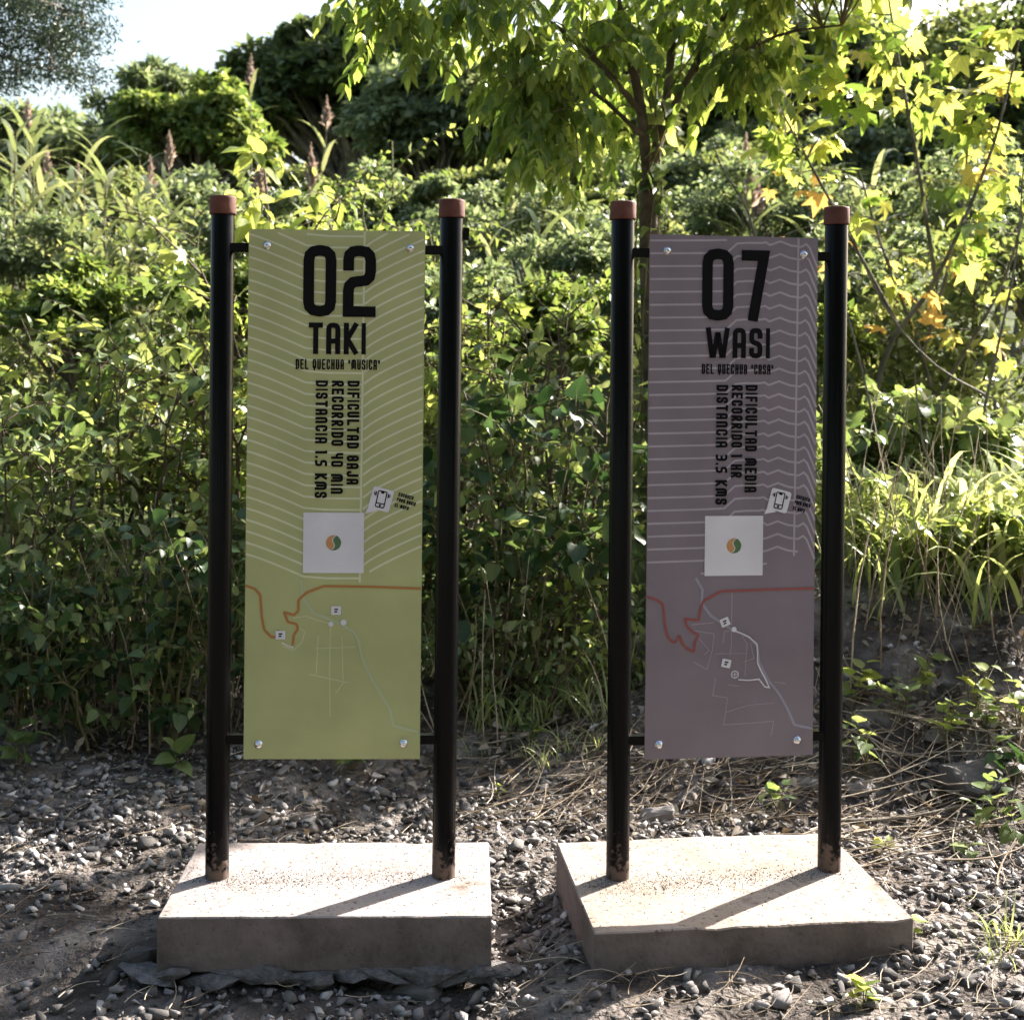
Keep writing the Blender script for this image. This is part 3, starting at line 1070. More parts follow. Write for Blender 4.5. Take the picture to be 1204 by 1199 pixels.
        mk = f.build({'tag': 'map_tag', 'dot': 'map_dot', 'ring': 'map_ring', 'path': 'map_trail'}[kind], M['white'], pan)
        if g.n:
            g.build('tag_words', M['ink'], pan)['kind'] = 'stuff'


# panel 02
mpA = mapper(289, 268, 498, 890)
cont = []
for k in range(31):
    y0 = 262 + k * 13.35 if k else 268.5
    yb = 268 + (k - 2) * 13.4 + 6
    # left slope, flat middle, rising right
    L = [(289.5 + t * 68 / 6, yb + 26 * (t / 6) ** 1.15) for t in range(7)] + [(384, yb + 28), (425, yb + 28)]
    L = [p for p in L if 269.5 < p[1] < 685]
    if len(L) > 1:
        cont.append(L)
    Rr = [(427 + t * 70 / 8, yb + 27 - 37 * (t / 8) ** .82) for t in range(9)]
    Rr = [p for p in Rr if 269.5 < p[1] < 676]
    if len(Rr) > 1 and yb < 655:
        cont.append(Rr)
cont.append([(426, 269.5), (424.5, 682)])
route = [[(289.5, 686), (300, 690), (307, 697), (308, 708), (309, 722), (312, 738), (321, 747), (327, 746), (329, 738)],
         [(346, 756), (347, 744), (352, 737), (350, 731), (340, 729), (337, 722), (335, 717), (347, 721), (352, 716), (352, 703), (362, 694), (382, 686.5), (440, 687), (497, 689)]]
faint = [[(346, 724), (362, 722), (372, 726), (392, 731)], [(352, 735), (360, 740), (357, 752), (347, 762), (335, 757)],
         [(390, 735), (390, 790), (391, 840)], [(372, 760), (420, 758)], [(376, 745), (374, 790)], [(404, 745), (406, 800), (398, 812)], [(366, 790), (412, 800)]]
river = [(355, 680), (357, 700), (370, 718), (398, 729), (418, 740), (424, 752), (428, 770), (440, 796), (452, 815), (462, 832), (466, 850), (480, 854), (496, 858)]
print_panel(pan_a, mpA, dict(line=M['line_a'], faint=M['faint_a'], river=M['river_a'], route=M['route_a']),
            '02', [(354, 286, 393, 370), (401, 286, 440, 370)], 'TAKI', (361, 377, 429, 414), 'DEL QUECHUA "MUSICA"', (346, 420, 446, 432),
            [('DIFICULTAD BAJA', (407.5, 445, 422, 567)), ('RECORRIDO 40 MIN', (389, 445, 403.5, 578)), ('DISTANCIA 1.5 KMS', (370, 445, 384.5, 583))],
            (357, 600, 429, 671), (449, 584, 430, 601), [('ESCANEA', 469, 580, 18), ('PARA ABRIR', 467, 586, 23), ('EL MAPA', 464.5, 592.5, 17)],
            cont, route, faint, 1.1, river,
            [('tag', 331.5, 744, 0), ('tag', 397, 715, 0), ('dot', 391, 731, 3.0), ('dot', 406, 729, 3.6),
             ('path', [(333, 753), (340, 756.5), (347, 759)], 1.2, 0)])

# panel 07
mpB = mapper(760, 282, 954, 884)
cont = []
for k in range(-1, 26):
    y = 302.5 + (k) * 14.75
    prof = [(760.5, 1.5), (822, 0), (848, -1), (860, -12), (872, -13), (888, -13), (893, -14), (898, -11), (910, -15.5), (922, -11), (934, -9.5)]
    mid = [(px, y + dy) for px, dy in prof if 283 < y + dy < 672]
    if k > 22:
        mid = [p for p in mid if p[0] < 850 or 895 < p[0]]
    if len(mid) > 1:
        if k > 24:
            mid = mid[:3]
        cont.append(mid)
    if k < 24:
        up_ = [(934, y - 9.5), (940, y - 13), (944, y - 9), (953.5, y + 14)]
        up_ = [p for p in up_ if p[1] > 283]
        if len(up_) > 1:
            cont.append(up_)
cont.append([(931, 283), (929.5, 652)])
route = [[(760.5, 697), (772, 701), (779, 706), (780, 716), (781.5, 730), (785, 744), (791, 750), (795, 749), (798, 742), (802, 752), (808, 758), (815, 761), (816, 750),
          (820, 742), (812, 738), (806, 731), (804, 723), (820, 725), (822, 712), (825, 703), (845, 692), (900, 690.5), (953, 690)]]
faint = [[(812, 730), (838, 728)], [(815, 737), (838, 741), (836, 760), (830, 782), (815, 773)], [(820, 745), (833, 760), (826, 765)], [(858, 694), (858, 752), (857, 766)],
         [(848, 752), (850, 738), (862, 738)], [(840, 764), (876, 764)], [(870, 744), (876, 752), (874, 790)], [(880, 752), (884, 770), (872, 774)],
         [(840, 792), (837, 812), (854, 815), (852, 832), (878, 824), (908, 822)], [(852, 832), (850, 846), (880, 845), (908, 843), (905, 860)], [(854, 800), (868, 802)], [(908, 798), (922, 800)]]
river = [(816, 676), (824, 690), (823, 705), (834, 720), (858, 736), (877, 745), (888, 756), (890, 775), (902, 797), (914, 812), (924, 830), (932, 848), (953, 853)]
print_panel(pan_b, mpB, dict(line=M['line_b'], faint=M['faint_b'], river=M['river_b'], route=M['route_b']),
            '07', [(820, 297, 856, 380), (865, 298, 897, 380)], 'WASI', (825, 388, 899, 423), 'DEL QUECHUA "CASA"', (820.5, 430, 903, 441.5),
            [('DIFICULTAD MEDIA', (871, 454, 885, 578)), ('RECORRIDO 1 HR', (855, 454, 868, 561)), ('DISTANCIA 3.5 KMS', (837.5, 454, 851, 592))],
            (826, 605, 893, 674), (911.5, 587.5, 894, 603), [('ESCANEA', 931, 585, 17), ('PARA ABRIR', 929, 591, 20), ('EL MAPA', 927, 598, 15)],
            cont, route, faint, 1.0, river,
            [('tag', 850, 727.5, 22), ('tag', 852, 775, -12), ('dot', 860.5, 736, 3.2), ('ring', 862, 788, 4.2),
             ('path', [(860, 737), (870, 741), (878, 745), (887, 753), (888, 764), (888, 775), (892, 784), (898, 795), (902, 804), (897, 803), (890, 794), (878, 795), (866, 794)], 1.5, 0)])


# ------------------------------------------------------------------ stones and gravel
def hull(seed, npts=12, flat=.6):
    r = np.random.default_rng(seed)
    p = norm(r.normal(0, 1, (npts, 3))) * r.uniform(.75, 1.0, (npts, 1)) * np.array((1, r.uniform(.6, .95), flat)) * .5
    bm = bmesh.new()
    for q in p:
        bm.verts.new(q)
    res = bmesh.ops.convex_hull(bm, input=bm.verts)
    bmesh.ops.delete(bm, geom=[v for v in bm.verts if not v.link_faces], context='VERTS')
    bmesh.ops.triangulate(bm, faces=bm.faces)
    bm.verts.index_update()
    V = np.array([v.co[:] for v in bm.verts]); Fc = np.array([[v.index for v in f.verts] for f in bm.faces])
    bm.free()
    return V, Fc


def rot_rand(n, tilt=.5):
    a = rng.uniform(0, 6.28, n); b = rng.normal(0, tilt, n); c = rng.normal(0, tilt, n)
    ca, sa, cb, sb, cc, sc_ = np.cos(a), np.sin(a), np.cos(b), np.sin(b), np.cos(c), np.sin(c)
    Rz = np.zeros((n, 3, 3)); Rz[:, 0, 0] = ca; Rz[:, 0, 1] = -sa; Rz[:, 1, 0] = sa; Rz[:, 1, 1] = ca; Rz[:, 2, 2] = 1
    Rx = np.zeros((n, 3, 3)); Rx[:, 0, 0] = 1; Rx[:, 1, 1] = cb; Rx[:, 1, 2] = -sb; Rx[:, 2, 1] = sb; Rx[:, 2, 2] = cb
    Ry = np.zeros((n, 3, 3)); Ry[:, 1, 1] = 1; Ry[:, 0, 0] = cc; Ry[:, 0, 2] = sc_; Ry[:, 2, 0] = -sc_; Ry[:, 2, 2] = cc
    return Rz @ Rx @ Ry


def in_plinth(x, y, pad=.0):
    ok = np.zeros(np.shape(x), bool)
    for o, (w, dp, ox, oy) in ((sign_a, (.758, .445, .012, -.003)), (sign_b, (.745, .535, -.012, -.028))):
        rz = o.rotation_euler[2]
        dx, dy = x - o.location.x, y - o.location.y
        lx, ly = dx * math.cos(rz) + dy * math.sin(rz) - ox, -dx * math.sin(rz) + dy * math.cos(rz) - oy
        ok |= (np.abs(lx) < w / 2 + pad) & (np.abs(ly) < dp / 2 + pad)
    return ok


GT = [hull(100 + k, 9, (.62, .4, .3, .5)[k % 4]) for k in range(12)]
for layer, (n, s0, s1, seed) in enumerate(((21000, .010, .026, 1), (11500, .024, .060, 2))):
    x = rng.uniform(-2.1, 2.1, n); y = 2.35 + rng.beta(1.1, 1.3, n) * 2.6
    keep = ~in_plinth(x, y, .004)
    # thinner where litter and soil take over, at the foot of the hedge and on the right bank
    dens = 1 - .75 * sstep(3.7, 4.5, y) * sstep(.1, .8, x) - .55 * sstep(4.1, 4.7, y)
    dens *= .45 + .6 * np.sin(2.3 * x + 1.1 * y + .5) * np.sin(3.1 * y - 1.7 * x)
    keep &= rng.uniform(0, 1, n) < np.clip(dens + .35, .05, 1)
    x, y = x[keep], y[keep]
    n = len(x)
    s = s0 + (s1 - s0) * rng.beta(1, 2.6, n)
    which = rng.integers(0, len(GT), n)
    VV, FF, RN, off = [], [], [], 0
    for k in range(len(GT)):
        ii = np.where(which == k)[0]
        Vt, Ft = GT[k]
        Rm = rot_rand(len(ii), .45)
        P = np.stack([x[ii], y[ii], terr(x[ii], y[ii]) + s[ii] * .16], -1)
        V = P[:, None, :] + s[ii][:, None, None] * np.einsum('nij,kj->nki', Rm, Vt)
        VV.append(V.reshape(-1, 3)); FF.append((Ft[None] + (np.arange(len(ii)) * len(Vt))[:, None, None]).reshape(-1, 3) + off)
        RN.append(np.repeat(rng.beta(1.3, 1.6, len(ii)), len(Vt)))
        off += len(ii) * len(Vt)
    g = link('gravel', np_mesh('gravel', np.concatenate(VV), np.concatenate(FF), M['gravel'], False, np.concatenate(RN)))
    tag(g, ('fine grey gravel strewn over the soil around the sign blocks', 'coarse grey gravel chips scattered over the soil around the sign blocks')[layer], 'gravel', kind='stuff')

for o, (w, dp, ox, oy), lab in ((sign_a, (.758, .445, .012, -.003), 'dark soil crumbs scattered on the pale concrete block'), (sign_b, (.745, .535, -.012, -.028), 'dark soil crumbs scattered on the stained concrete block')):
    n = 2800
    cx_ = np.concatenate([rng.normal(-.19, .13, n // 2), rng.normal(.1, .16, n // 3), rng.uniform(-.36, .36, n - n // 2 - n // 3)])
    cy_ = np.concatenate([rng.normal(-.02, .035, n // 2), rng.normal(.0, .03, n // 3), rng.uniform(-dp / 2, dp / 2, n - n // 2 - n // 3)])
    kk = (np.abs(cx_) < w / 2 - .015) & (np.abs(cy_) < dp / 2 - .02)
    cx_, cy_ = cx_[kk] + ox, cy_[kk] + oy
    rz = o.rotation_euler[2]
    X = o.location.x + cx_ * math.cos(rz) - cy_ * math.sin(rz); Y = o.location.y + cx_ * math.sin(rz) + cy_ * math.cos(rz)
    s_ = .002 + .007 * rng.beta(1, 4, len(X))
    Rm = rot_rand(len(X), .6)
    Vt, Ft = GT[3]
    V = np.stack([X, Y, np.full(len(X), Z_PL + .0012)], -1)[:, None, :] + s_[:, None, None] * np.einsum('nij,kj->nki', Rm, Vt)
    tag(link('soil_crumbs', np_mesh('soil_crumbs', V.reshape(-1, 3), (Ft[None] + (np.arange(len(X)) * len(Vt))[:, None, None]).reshape(-1, 3), M['gravel'], False,
                                    np.repeat(rng.uniform(0, .22, len(X)), len(Vt)))), lab, 'soil', kind='stuff')

def rock(seed):
    from mathutils import noise
    V, Fc = hull(seed, 15, .62)
    bm = bmesh.new()
    vv = [bm.verts.new(v) for v in V]
    for f in Fc:
        bm.faces.new([vv[i] for i in f])
    bmesh.ops.subdivide_edges(bm, edges=bm.edges[:], cuts=5, use_grid_fill=True)
    bmesh.ops.triangulate(bm, faces=bm.faces[:])
    for v in bm.verts:
        c = v.co * 5 + Vector((seed, 0, 0))
        v.co += noise.noise_vector(c) * .03 + noise.noise_vector(c * 3.1) * .014 + noise.noise_vector(c * 9) * .008
    me = bm_mesh('stone', bm, M['gravel'], False)
    me.attributes.new('rnd', 'FLOAT', 'POINT').data.foreach_set('value', np.full(len(me.vertices), (.18, .3, .42, .55, .7)[seed % 5], np.float32))
    return me


ROCKS = [rock(400 + k) for k in range(10)]
STONE_MESH = []
for k in range(14):
    V, Fc = hull(200 + k, 13, .55)
    STONE_MESH.append(np_mesh('stone', V, Fc, M['gravel'], False, np.full(len(V), (.15, .25, .35, .45, .55, .6, .7, .8, .3, .5, .4, .9, .2, .65)[k])))


for k in range(15):
    fx = -.40 + .8 * k / 14 + rng.uniform(-.02, .02)
    fm = rock(300 + k % 6).copy()
    fm.materials.clear(); fm.materials.append(M['footing'])
    fo = link('footing_lump', fm, FOOT_AT, (fx, -.205 + rng.uniform(-.02, .012), -.135 + rng.uniform(-.012, .01)))
    fo.scale = (rng.uniform(.12, .22), rng.uniform(.09, .14), rng.uniform(.06, .09))
    fo.rotation_euler = (rng.normal(0, .15), rng.normal(0, .12), rng.normal(0, .25))


def place_stone(me, p, s, rz, sc=(1, 1, 1), tilt=(0, 0)):
    o = link('stone', me)
    o.location = (p[0], p[1], p[2] + s * .5 * .55 * sc[2] * .45)
    o.rotation_euler = (tilt[0], tilt[1], rz)
    o.scale = (s * sc[0], s * sc[1], s * sc[2])
    return o


zones = [((0, 240), (920, 1020), 62, 'small grey stone lying in the gravel beside the olive sign block'),
         ((272, 520), (900, 980), 46, 'small pale stone lying in the rubble behind the olive sign block'),
         ((560, 700), (900, 1120), 32, 'small stone lying in the gravel between the two sign blocks'),
         ((0, 560), (1140, 1198), 36, 'small shaded stone lying in front of the olive sign block'),
         ((690, 1204), (1120, 1198), 40, 'small broken stone lying in front of the mauve sign block'),
         ((1000, 1204), (880, 1100), 28, 'small stone lying among dry stalks beside the mauve sign block')]
for (xa, xb), (ya, yb), n, lab in zones:
    k = 0
    while k < n:
        p = ground_hit(rng.uniform(xa, xb), rng.uniform(ya, yb))
        if in_plinth(p[0], p[1], .02):
            k += 1
            continue
        s = rng.uniform(.03, .062)
        tag(place_stone(STONE_MESH[rng.integers(0, 14)], p, s, rng.uniform(0, 6), (1, rng.uniform(.7, 1), rng.uniform(.7, 1.1)), rng.normal(0, .25, 2)), lab, 'stone', lab.replace('small ', '').replace('stone lying', 'stones'))
        k += 1

SLABS = [(rng.uniform(xa, xb), rng.uniform(ya, yb), lab_) for xa, xb, ya, yb, n_, lab_ in ((0, 230, 910, 1010, 12, 'flat slabby stone lying in the gravel beside the olive sign block'),
         (275, 520, 905, 975, 12, 'flat slabby stone lying in the rubble behind the olive sign block'), (545, 690, 890, 1000, 9, 'flat slabby stone lying in the gap between the sign blocks'),
         (0, 560, 1150, 1195, 8, 'flat slabby stone lying in front of the olive sign block'), (700, 1200, 1135, 1195, 9, 'flat slabby stone lying in front of the mauve sign block')) for _ in range(n_)]
for px_, py_, lab_ in SLABS:
    p = ground_hit(px_, py_)
    if not in_plinth(p[0], p[1], .05):
        tag(place_stone(STONE_MESH[rng.integers(0, 14)], p, rng.uniform(.06, .11), rng.uniform(0, 6), (1, rng.uniform(.5, .8), rng.uniform(.4, .7)), rng.normal(0, .2, 2)), lab_, 'stone', lab_.replace('stone lying', 'stones'))

big = [((165, 1136), .135, (1, .8, .95), 0, .2, 'dark slate block leaning against the left end of the olive sign block'),
       ((492, 1172), .185, (1, .62, .55), 7, .3, 'flat pale angular slab lying in front of the olive sign block'),
       ((383, 1173), .042, (1, .8, 1), 11, .5, 'little white stone in front of the olive sign block'),
       ((290, 957), .105, (1, .6, .55), 5, 0.1, 'flat grey slab behind the left post of the olive sign'),
       ((213, 990), .06, (1, .7, .9), 2, .8, 'brown stone at the back corner of the olive sign block'),
       ((778, 962), .165, (1, .45, .6), 8, .05, 'long squared stone behind the left post of the mauve sign'),
       ((672, 976), .075, (1, .7, .6), 9, .2, 'reddish flat stone at the back corner of the mauve sign block'),
       ((1145, 925), .34, (1, .7, .7), 1, .4, 'big grey boulder half buried in the bank beside the mauve sign'),
       ((833, 898), .085, (1, .8, .8), 11, .7, 'white stone under the lower edge of the mauve panel'),
       ((905, 937), .10, (1, .5, .5), 7, -.4, 'pale flat stone lying on straw behind the mauve sign block'),
       ((10, 1046), .085, (1, .5, .6), 6, .1, 'long pale stone at the far left of the gravel'),
       ((1143, 1150), .11, (1, .7, .4), 6, .3, 'flat pale stone to the right of the mauve sign block'),
       ((920, 1178), .09, (1, .8, .6), 5, .9, 'grey broken stone lying in the sun in front of the mauve block'),
       ((560, 1176), .075, (1, .6, .7), 3, 1.1, 'grey wedge stone beside the flat pale slab')]
for px, py, s_, k in ((1010, 930, .13, 3), (1060, 960, .11, 5), (1035, 890, .12, 1), (955, 925, .10, 8), (1100, 870, .14, 2), (1180, 975, .12, 10), (1010, 855, .11, 12), (1085, 1010, .08, 4), (990, 800, .13, 6), (1165, 850, .12, 9), (1000, 770, .1, 2), (1040, 800, .12, 5), (1075, 840, .1, 7), (1120, 815, .12, 0), (1195, 905, .12, 3), (1050, 925, .09, 8), (985, 880, .1, 1), (1105, 945, .1, 6)):
    big.append(((px, py), s_, (1, rng.uniform(.6, .9), rng.uniform(.6, .9)), k, rng.uniform(0, 6), 'rough grey clod of rubble on the bank beside the mauve sign'))
for (px, py), s, sc, k, rz, lab in big:
    tag(place_stone(ROCKS[k % 10] if s > .09 else STONE_MESH[k], ground_hit(px, py), s, rz, sc, (.05, -.05)), lab, 'stone', 'rubble clods on the bank' if 'clod' in lab else None)


# ------------------------------------------------------------------ dry stalks, sticks, litter
def ground_stalks(name, label, cat, zone, n, l0, l1, r, mat, sprawl=.12):
    lines, rad, rn = [], [], []
    for k in range(n):
        p = ground_hit(rng.uniform(*zone[0]), rng.uniform(*zone[1]))
        if in_plinth(p[0], p[1], .03):
            continue
        a = rng.normal(.35, .8); ln = rng.uniform(l0, l1)
        t = np.linspace(-.5, .5, 5)
        bow = rng.normal(0, .45) * ln
        X = p[0] + t * ln * math.cos(a) + bow * (.25 - t * t) * math.sin(a)
        Y = p[1] + t * ln * math.sin(a) - bow * (.25 - t * t) * math.cos(a)
        Zc = terr(X, Y) + .006 + rng.uniform(0, .03) + np.abs(rng.normal(0, sprawl)) * ln * (t + .5) ** 1.5
        lines.append(np.stack([X, Y, Zc], -1)); rad.append(np.linspace(1, .5, 5) * r * rng.uniform(.6, 1.3)); rn.append(rng.uniform(0, 1))
    V, Fc = tubes(lines, rad, 4)
    o = link(name, np_mesh(name, V, Fc, M[mat], True, np.repeat(rn, 20)))
    return tag(o, label, cat, kind='stuff')


ground_stalks('dry_straw', 'dry straw and grass stalks matted over the bank beside the mauve sign', 'straw', ((980, 1204), (830, 1040)), 130, .12, .55, .0027, 'straw')
ground_stalks('dry_straw', 'thin dry straw lying behind and between the two sign blocks', 'straw', ((540, 980), (860, 975)), 300, .06, .32, .0018, 'straw')
ground_stalks('dry_straw', 'short dry stems strewn over the gravel on the olive sign side', 'straw', ((0, 560), (895, 1190)), 260, .03, .14, .0013, 'straw', .04)
ground_stalks('dry_straw', 'fine dry stems in the gravel in front of the mauve sign block', 'straw', ((600, 1204), (1040, 1198)), 220, .03, .16, .0013, 'straw', .04)

def standing_stalks(label, zone, n, h0, h1):
    lines, rad, rn = [], [], []
    for k in range(n):
        d = rng.uniform(*zone[1]); x = (rng.uniform(*zone[0]) - CX) / F * d
        z = float(terr(x, d)); h = rng.uniform(h0, h1)
        e = np.array((x + rng.normal(0, .25) * h, d + rng.normal(0, .2) * h, z + h))
        p0 = np.array((x, d, z - .02))
        lines.append(curve3(p0, (p0 + e) / 2 + rng.normal(0, .1, 3) * h, e, 5)); rad.append(np.linspace(.0026, .001, 5) * rng.uniform(.5, 1.5)); rn.append(rng.uniform(0, 1))
    V, Fc = tubes(lines, rad, 4)
    tag(link('dry_stalks', np_mesh('dry_stalks', V, Fc, M['straw'], True, np.repeat(rn, 20))), label, 'stalks', kind='stuff')


standing_stalks('thin dry stalks standing in the hedge on the olive sign side', ((0, 300), (4.4, 5.2)), 140, .25, .8)
standing_stalks('thin dry stalks standing in the hedge between the two signs', ((520, 740), (4.5, 5.3)), 80, .2, .6)
standing_stalks('thin dry stalks standing among the grass on the right bank', ((960, 1210), (4.4, 5.6)), 90, .2, .8)

Lv = Leaves()
n = 5200
x = rng.uniform(-2., 2.3, n); y = 3.6 + rng.beta(1.6, 1.3, n) * 1.7
k = ~in_plinth(x, y, .0) & ((x > .2) | (y > 4.25) | (rng.uniform(0, 1, n) < .22))
x, y = x[k], y[k]; n = len(x)
a = rng.uniform(0, 6.28, n)
Lv.add(np.stack([x, y, terr(x, y) + .008 + rng.uniform(0, .025, n)], -1), np.stack([np.cos(a), np.sin(a), rng.normal(0, .35, n)], -1),
       norm(np.array((0, 0, 1.)) + rng.normal(0, .5, (n, 3))), rng.uniform(.015, .05, n))
lt = thing('leaf_litter', 'brown fallen leaves lying at the foot of the hedge', 'leaf litter', (0, 0, 0))
lt['kind'] = 'stuff'
emit(Lv, lt, 'litter', 'ovate', 'fallen_leaves')

for pts, r, lab in (([(1100, 905, 4.3), (1150, 832, 4.45), (1204, 788, 4.6), (1260, 770, 4.7)], .018, 'broken brown branch leaning on the grassy bank'),
                    ([(640, 800, 5.0), (690, 765, 5.0), (725, 735, 5.1)], .012, 'thin dead branch slanting up between the two signs'),
                    ([(985, 985, 3.75), (1060, 960, 3.85), (1150, 948, 3.9), (1215, 930, 4.0)], .006, 'long dry cane lying beside the mauve sign block')):
    L = np.array([pw(*p) for p in pts])
    L = curve3(L[0], L[len(L) // 2], L[-1], 9, .006)
    if 'cane' in lab:
        L[:, 2] = terr(L[:, 0], L[:, 1]) + .03
    V, Fc = tubes([L], [np.linspace(r, r * .45, 9)], 7)
    tag(link('fallen_branch', np_mesh('fallen_branch', V, Fc, M['bark_grey'], True)), lab, 'branch')

# ------------------------------------------------------------------ near hedge
NEAR = [
    ('leafy_shrub', 'low fresh green undergrowth in the gap between the two signs', 600, 4.75, 690, 200, 'ovate', .05, 'lf_mid', 12, 10, 7, 60),
    ('leafy_shrub', 'low lime undergrowth behind the left post of the mauve sign', 715, 4.9, 670, 190, 'ovate', .05, 'lf_lime', 11, 9, 7, 50),
    ('leafy_shrub', 'lime plant with lobed leaves at the far left above the hedge', 70, 5.5, 300, 200, 'lobed', .12, 'lf_lime', 6, 6, 6, 70),
    ('leafy_shrub', 'yellow green lobed plant between the signs high in the hedge', 560, 6.2, 330, 190, 'lobed', .10, 'lf_lime', 7, 6, 6, 50),
    ('leafy_shrub', 'bright green shrub with pointed leaves at the far left of the hedge', 20, 4.9, 470, 300, 'ovate', .075, 'lf_mid', 12, 12, 10, 60),
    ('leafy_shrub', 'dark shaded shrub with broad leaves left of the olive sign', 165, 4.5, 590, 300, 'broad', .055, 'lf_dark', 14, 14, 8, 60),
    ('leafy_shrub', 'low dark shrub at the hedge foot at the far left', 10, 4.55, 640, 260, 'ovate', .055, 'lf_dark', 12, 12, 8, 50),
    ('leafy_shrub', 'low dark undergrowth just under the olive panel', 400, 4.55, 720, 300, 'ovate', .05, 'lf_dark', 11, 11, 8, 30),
    ('leafy_shrub', 'tall open shrub with pale pointed leaves left of the olive sign', 130, 5.6, 375, 330, 'ovate', .085, 'lf_mid', 14, 12, 9, 80),
    ('leafy_shrub', 'lime green shrub rising behind the left post of the olive sign', 300, 5.7, 265, 260, 'lobed', .12, 'lf_lime', 11, 9, 7, 90),
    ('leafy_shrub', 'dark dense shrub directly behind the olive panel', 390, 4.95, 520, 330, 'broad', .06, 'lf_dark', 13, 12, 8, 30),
    ('leafy_shrub', 'sunlit bushy shrub above and behind the olive panel', 430, 6.3, 300, 330, 'ovate', .075, 'lf_lime', 12, 11, 9, 40),
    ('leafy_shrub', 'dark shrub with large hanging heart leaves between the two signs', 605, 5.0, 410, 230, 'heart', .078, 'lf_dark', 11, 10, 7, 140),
    ('leafy_shrub', 'mid green shrub with fine leaves between the two signs', 660, 5.7, 350, 280, 'ovate', .065, 'lf_mid', 13, 12, 10, 80),
    ('leafy_shrub', 'leafy shrub hidden mostly behind the mauve panel', 850, 5.4, 420, 300, 'broad', .075, 'lf_mid', 12, 11, 9, 20),
    ('leafy_shrub', 'round green bush with broad leaves right of the mauve sign', 1075, 6.2, 452, 270, 'broad', .085, 'lf_mid', 15, 13, 9, 140),
    ('leafy_shrub', 'lime leafy undergrowth on the bank right of the mauve sign', 1120, 5.1, 630, 330, 'ovate', .085, 'lf_lime', 12, 9, 8, 110),
    ('leafy_shrub', 'pale green shrub at the right edge above the grassy bank', 1220, 6.6, 480, 200, 'ovate', .08, 'lf_lime', 9, 8, 7, 40),
]
for nm, lab, px, d, ty, wp, lf, sz, mt, st, si, nl, sp in NEAR:
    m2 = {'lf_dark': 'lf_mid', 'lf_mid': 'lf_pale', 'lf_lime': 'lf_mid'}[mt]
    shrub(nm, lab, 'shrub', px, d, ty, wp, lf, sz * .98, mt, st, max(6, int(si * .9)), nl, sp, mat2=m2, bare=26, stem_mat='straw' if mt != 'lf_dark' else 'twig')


# ------------------------------------------------------------------ grass tufts on the right bank
def tuft(label, px, d, top_y, n, ln, width, tpl, mat, group=None, split=0, name='grass_tuft', tilt=.5):
    b = pw(px, 600, d)
    bz = float(terr(b[0], d))
    root = thing(name, label, 'grass', (b[0], d, bz), 0, group)
    a = rng.uniform(0, 6.28, n)
    P = np.stack([b[0] + rng.normal(0, width, n), d + rng.normal(0, width, n), np.full(n, bz)], -1)
    P[:, 2] = terr(P[:, 0], P[:, 1]) - .01
    D = norm(np.stack([np.cos(a) * tilt * rng.uniform(.3, 1.3, n), np.sin(a) * tilt * rng.uniform(.3, 1.3, n), np.ones(n)], -1))
    hor = np.stack([np.cos(a), np.sin(a), np.zeros(n)], -1)
    N = norm(np.array((0, 0, .5)) - hor * 1.0 + rng.normal(0, .15, (n, 3)))
    # normal points up/back so that the blade bends outward
    N = norm(-hor + np.array((0, 0, .6)))
    Lv = Leaves()
    Lv.add(P, D, N, ln * rng.uniform(.55, 1.15, n))
    emit(Lv, root, mat, tpl, 'blades', split, name='blade')
    return root


for k, (px, d, n, ln, w) in enumerate([(1000, 5.0, 70, .36, .12), (1060, 5.0, 90, .42, .14), (1120, 4.9, 80, .42, .12), (1175, 5.0, 90, .46, .14), (1030, 5.3, 80, .55, .16),
                                       (1140, 5.4, 80, .6, .16), (1210, 5.2, 70, .6, .15), (985, 5.2, 50, .45, .12),
                                       (1090, 5.1, 70, .42, .13), (1180, 5.6, 80, .55, .15), (1050, 5.6, 80, .5, .15)]):
    tuft(('broad bladed' if k % 2 else 'fine bladed') + ' arching grass tuft ' + ('at the front' if d < 4.6 else 'on the crest' if d < 5.1 else 'at the back') + ' of the bank beside the mauve sign', px, d, 0, n, ln, w,
         'wideblade' if k % 2 else 'blade', 'grass', 'grass tufts on the right bank', 24)
for k, (px, py, n, ln) in enumerate([(1190, 1110, 26, .16), (1160, 1130, 14, .10), (640, 905, 22, .14), (560, 890, 16, .12), (700, 880, 18, .14), (600, 860, 26, .26), (680, 840, 28, .3), (560, 850, 26, .28), (640, 850, 26, .26), (705, 850, 24, .26), (620, 890, 18, .14), (665, 885, 18, .16)]):
    p = ground_hit(px, py)
    tuft(('short green grass tuft in the gravel right of the mauve sign block' if px > 1000 else 'short grass tuft in the rubble between the two signs'),
         CX + p[0] / p[1] * F, p[1], 0, n, ln, .03, 'blade', 'grass', 'small grass tufts on the right gravel' if px > 1000 else 'small grass tufts between the signs', 8)


def seedling(label, px, py, h, n, size, mat, tpl='broad', group=None):
    p = ground_hit(px, py)
    root = thing('seedling', label, 'plant', tuple(p), 0, group)
    Lv = Leaves(); lines, rad = [], []
    for k in range(max(1, n // 5)):
        e = p + np.array((rng.normal(0, .3) * h, rng.normal(0, .2) * h, h * rng.uniform(.7, 1.1)))
        L = curve3(p, (p + e) / 2 + np.array((0, 0, .1 * h)), e, 5)
        lines.append(L); rad.append(np.linspace(.002, .001, 5))
        leafy(Lv, L, 5, size, .4, 1., .2)
    V, Fc = tubes(lines, rad, 4)
    link('stem', np_mesh('stem', V - p, Fc, M['twig'], True), root)
    emit(Lv, root, mat, tpl, 'foliage', 200)


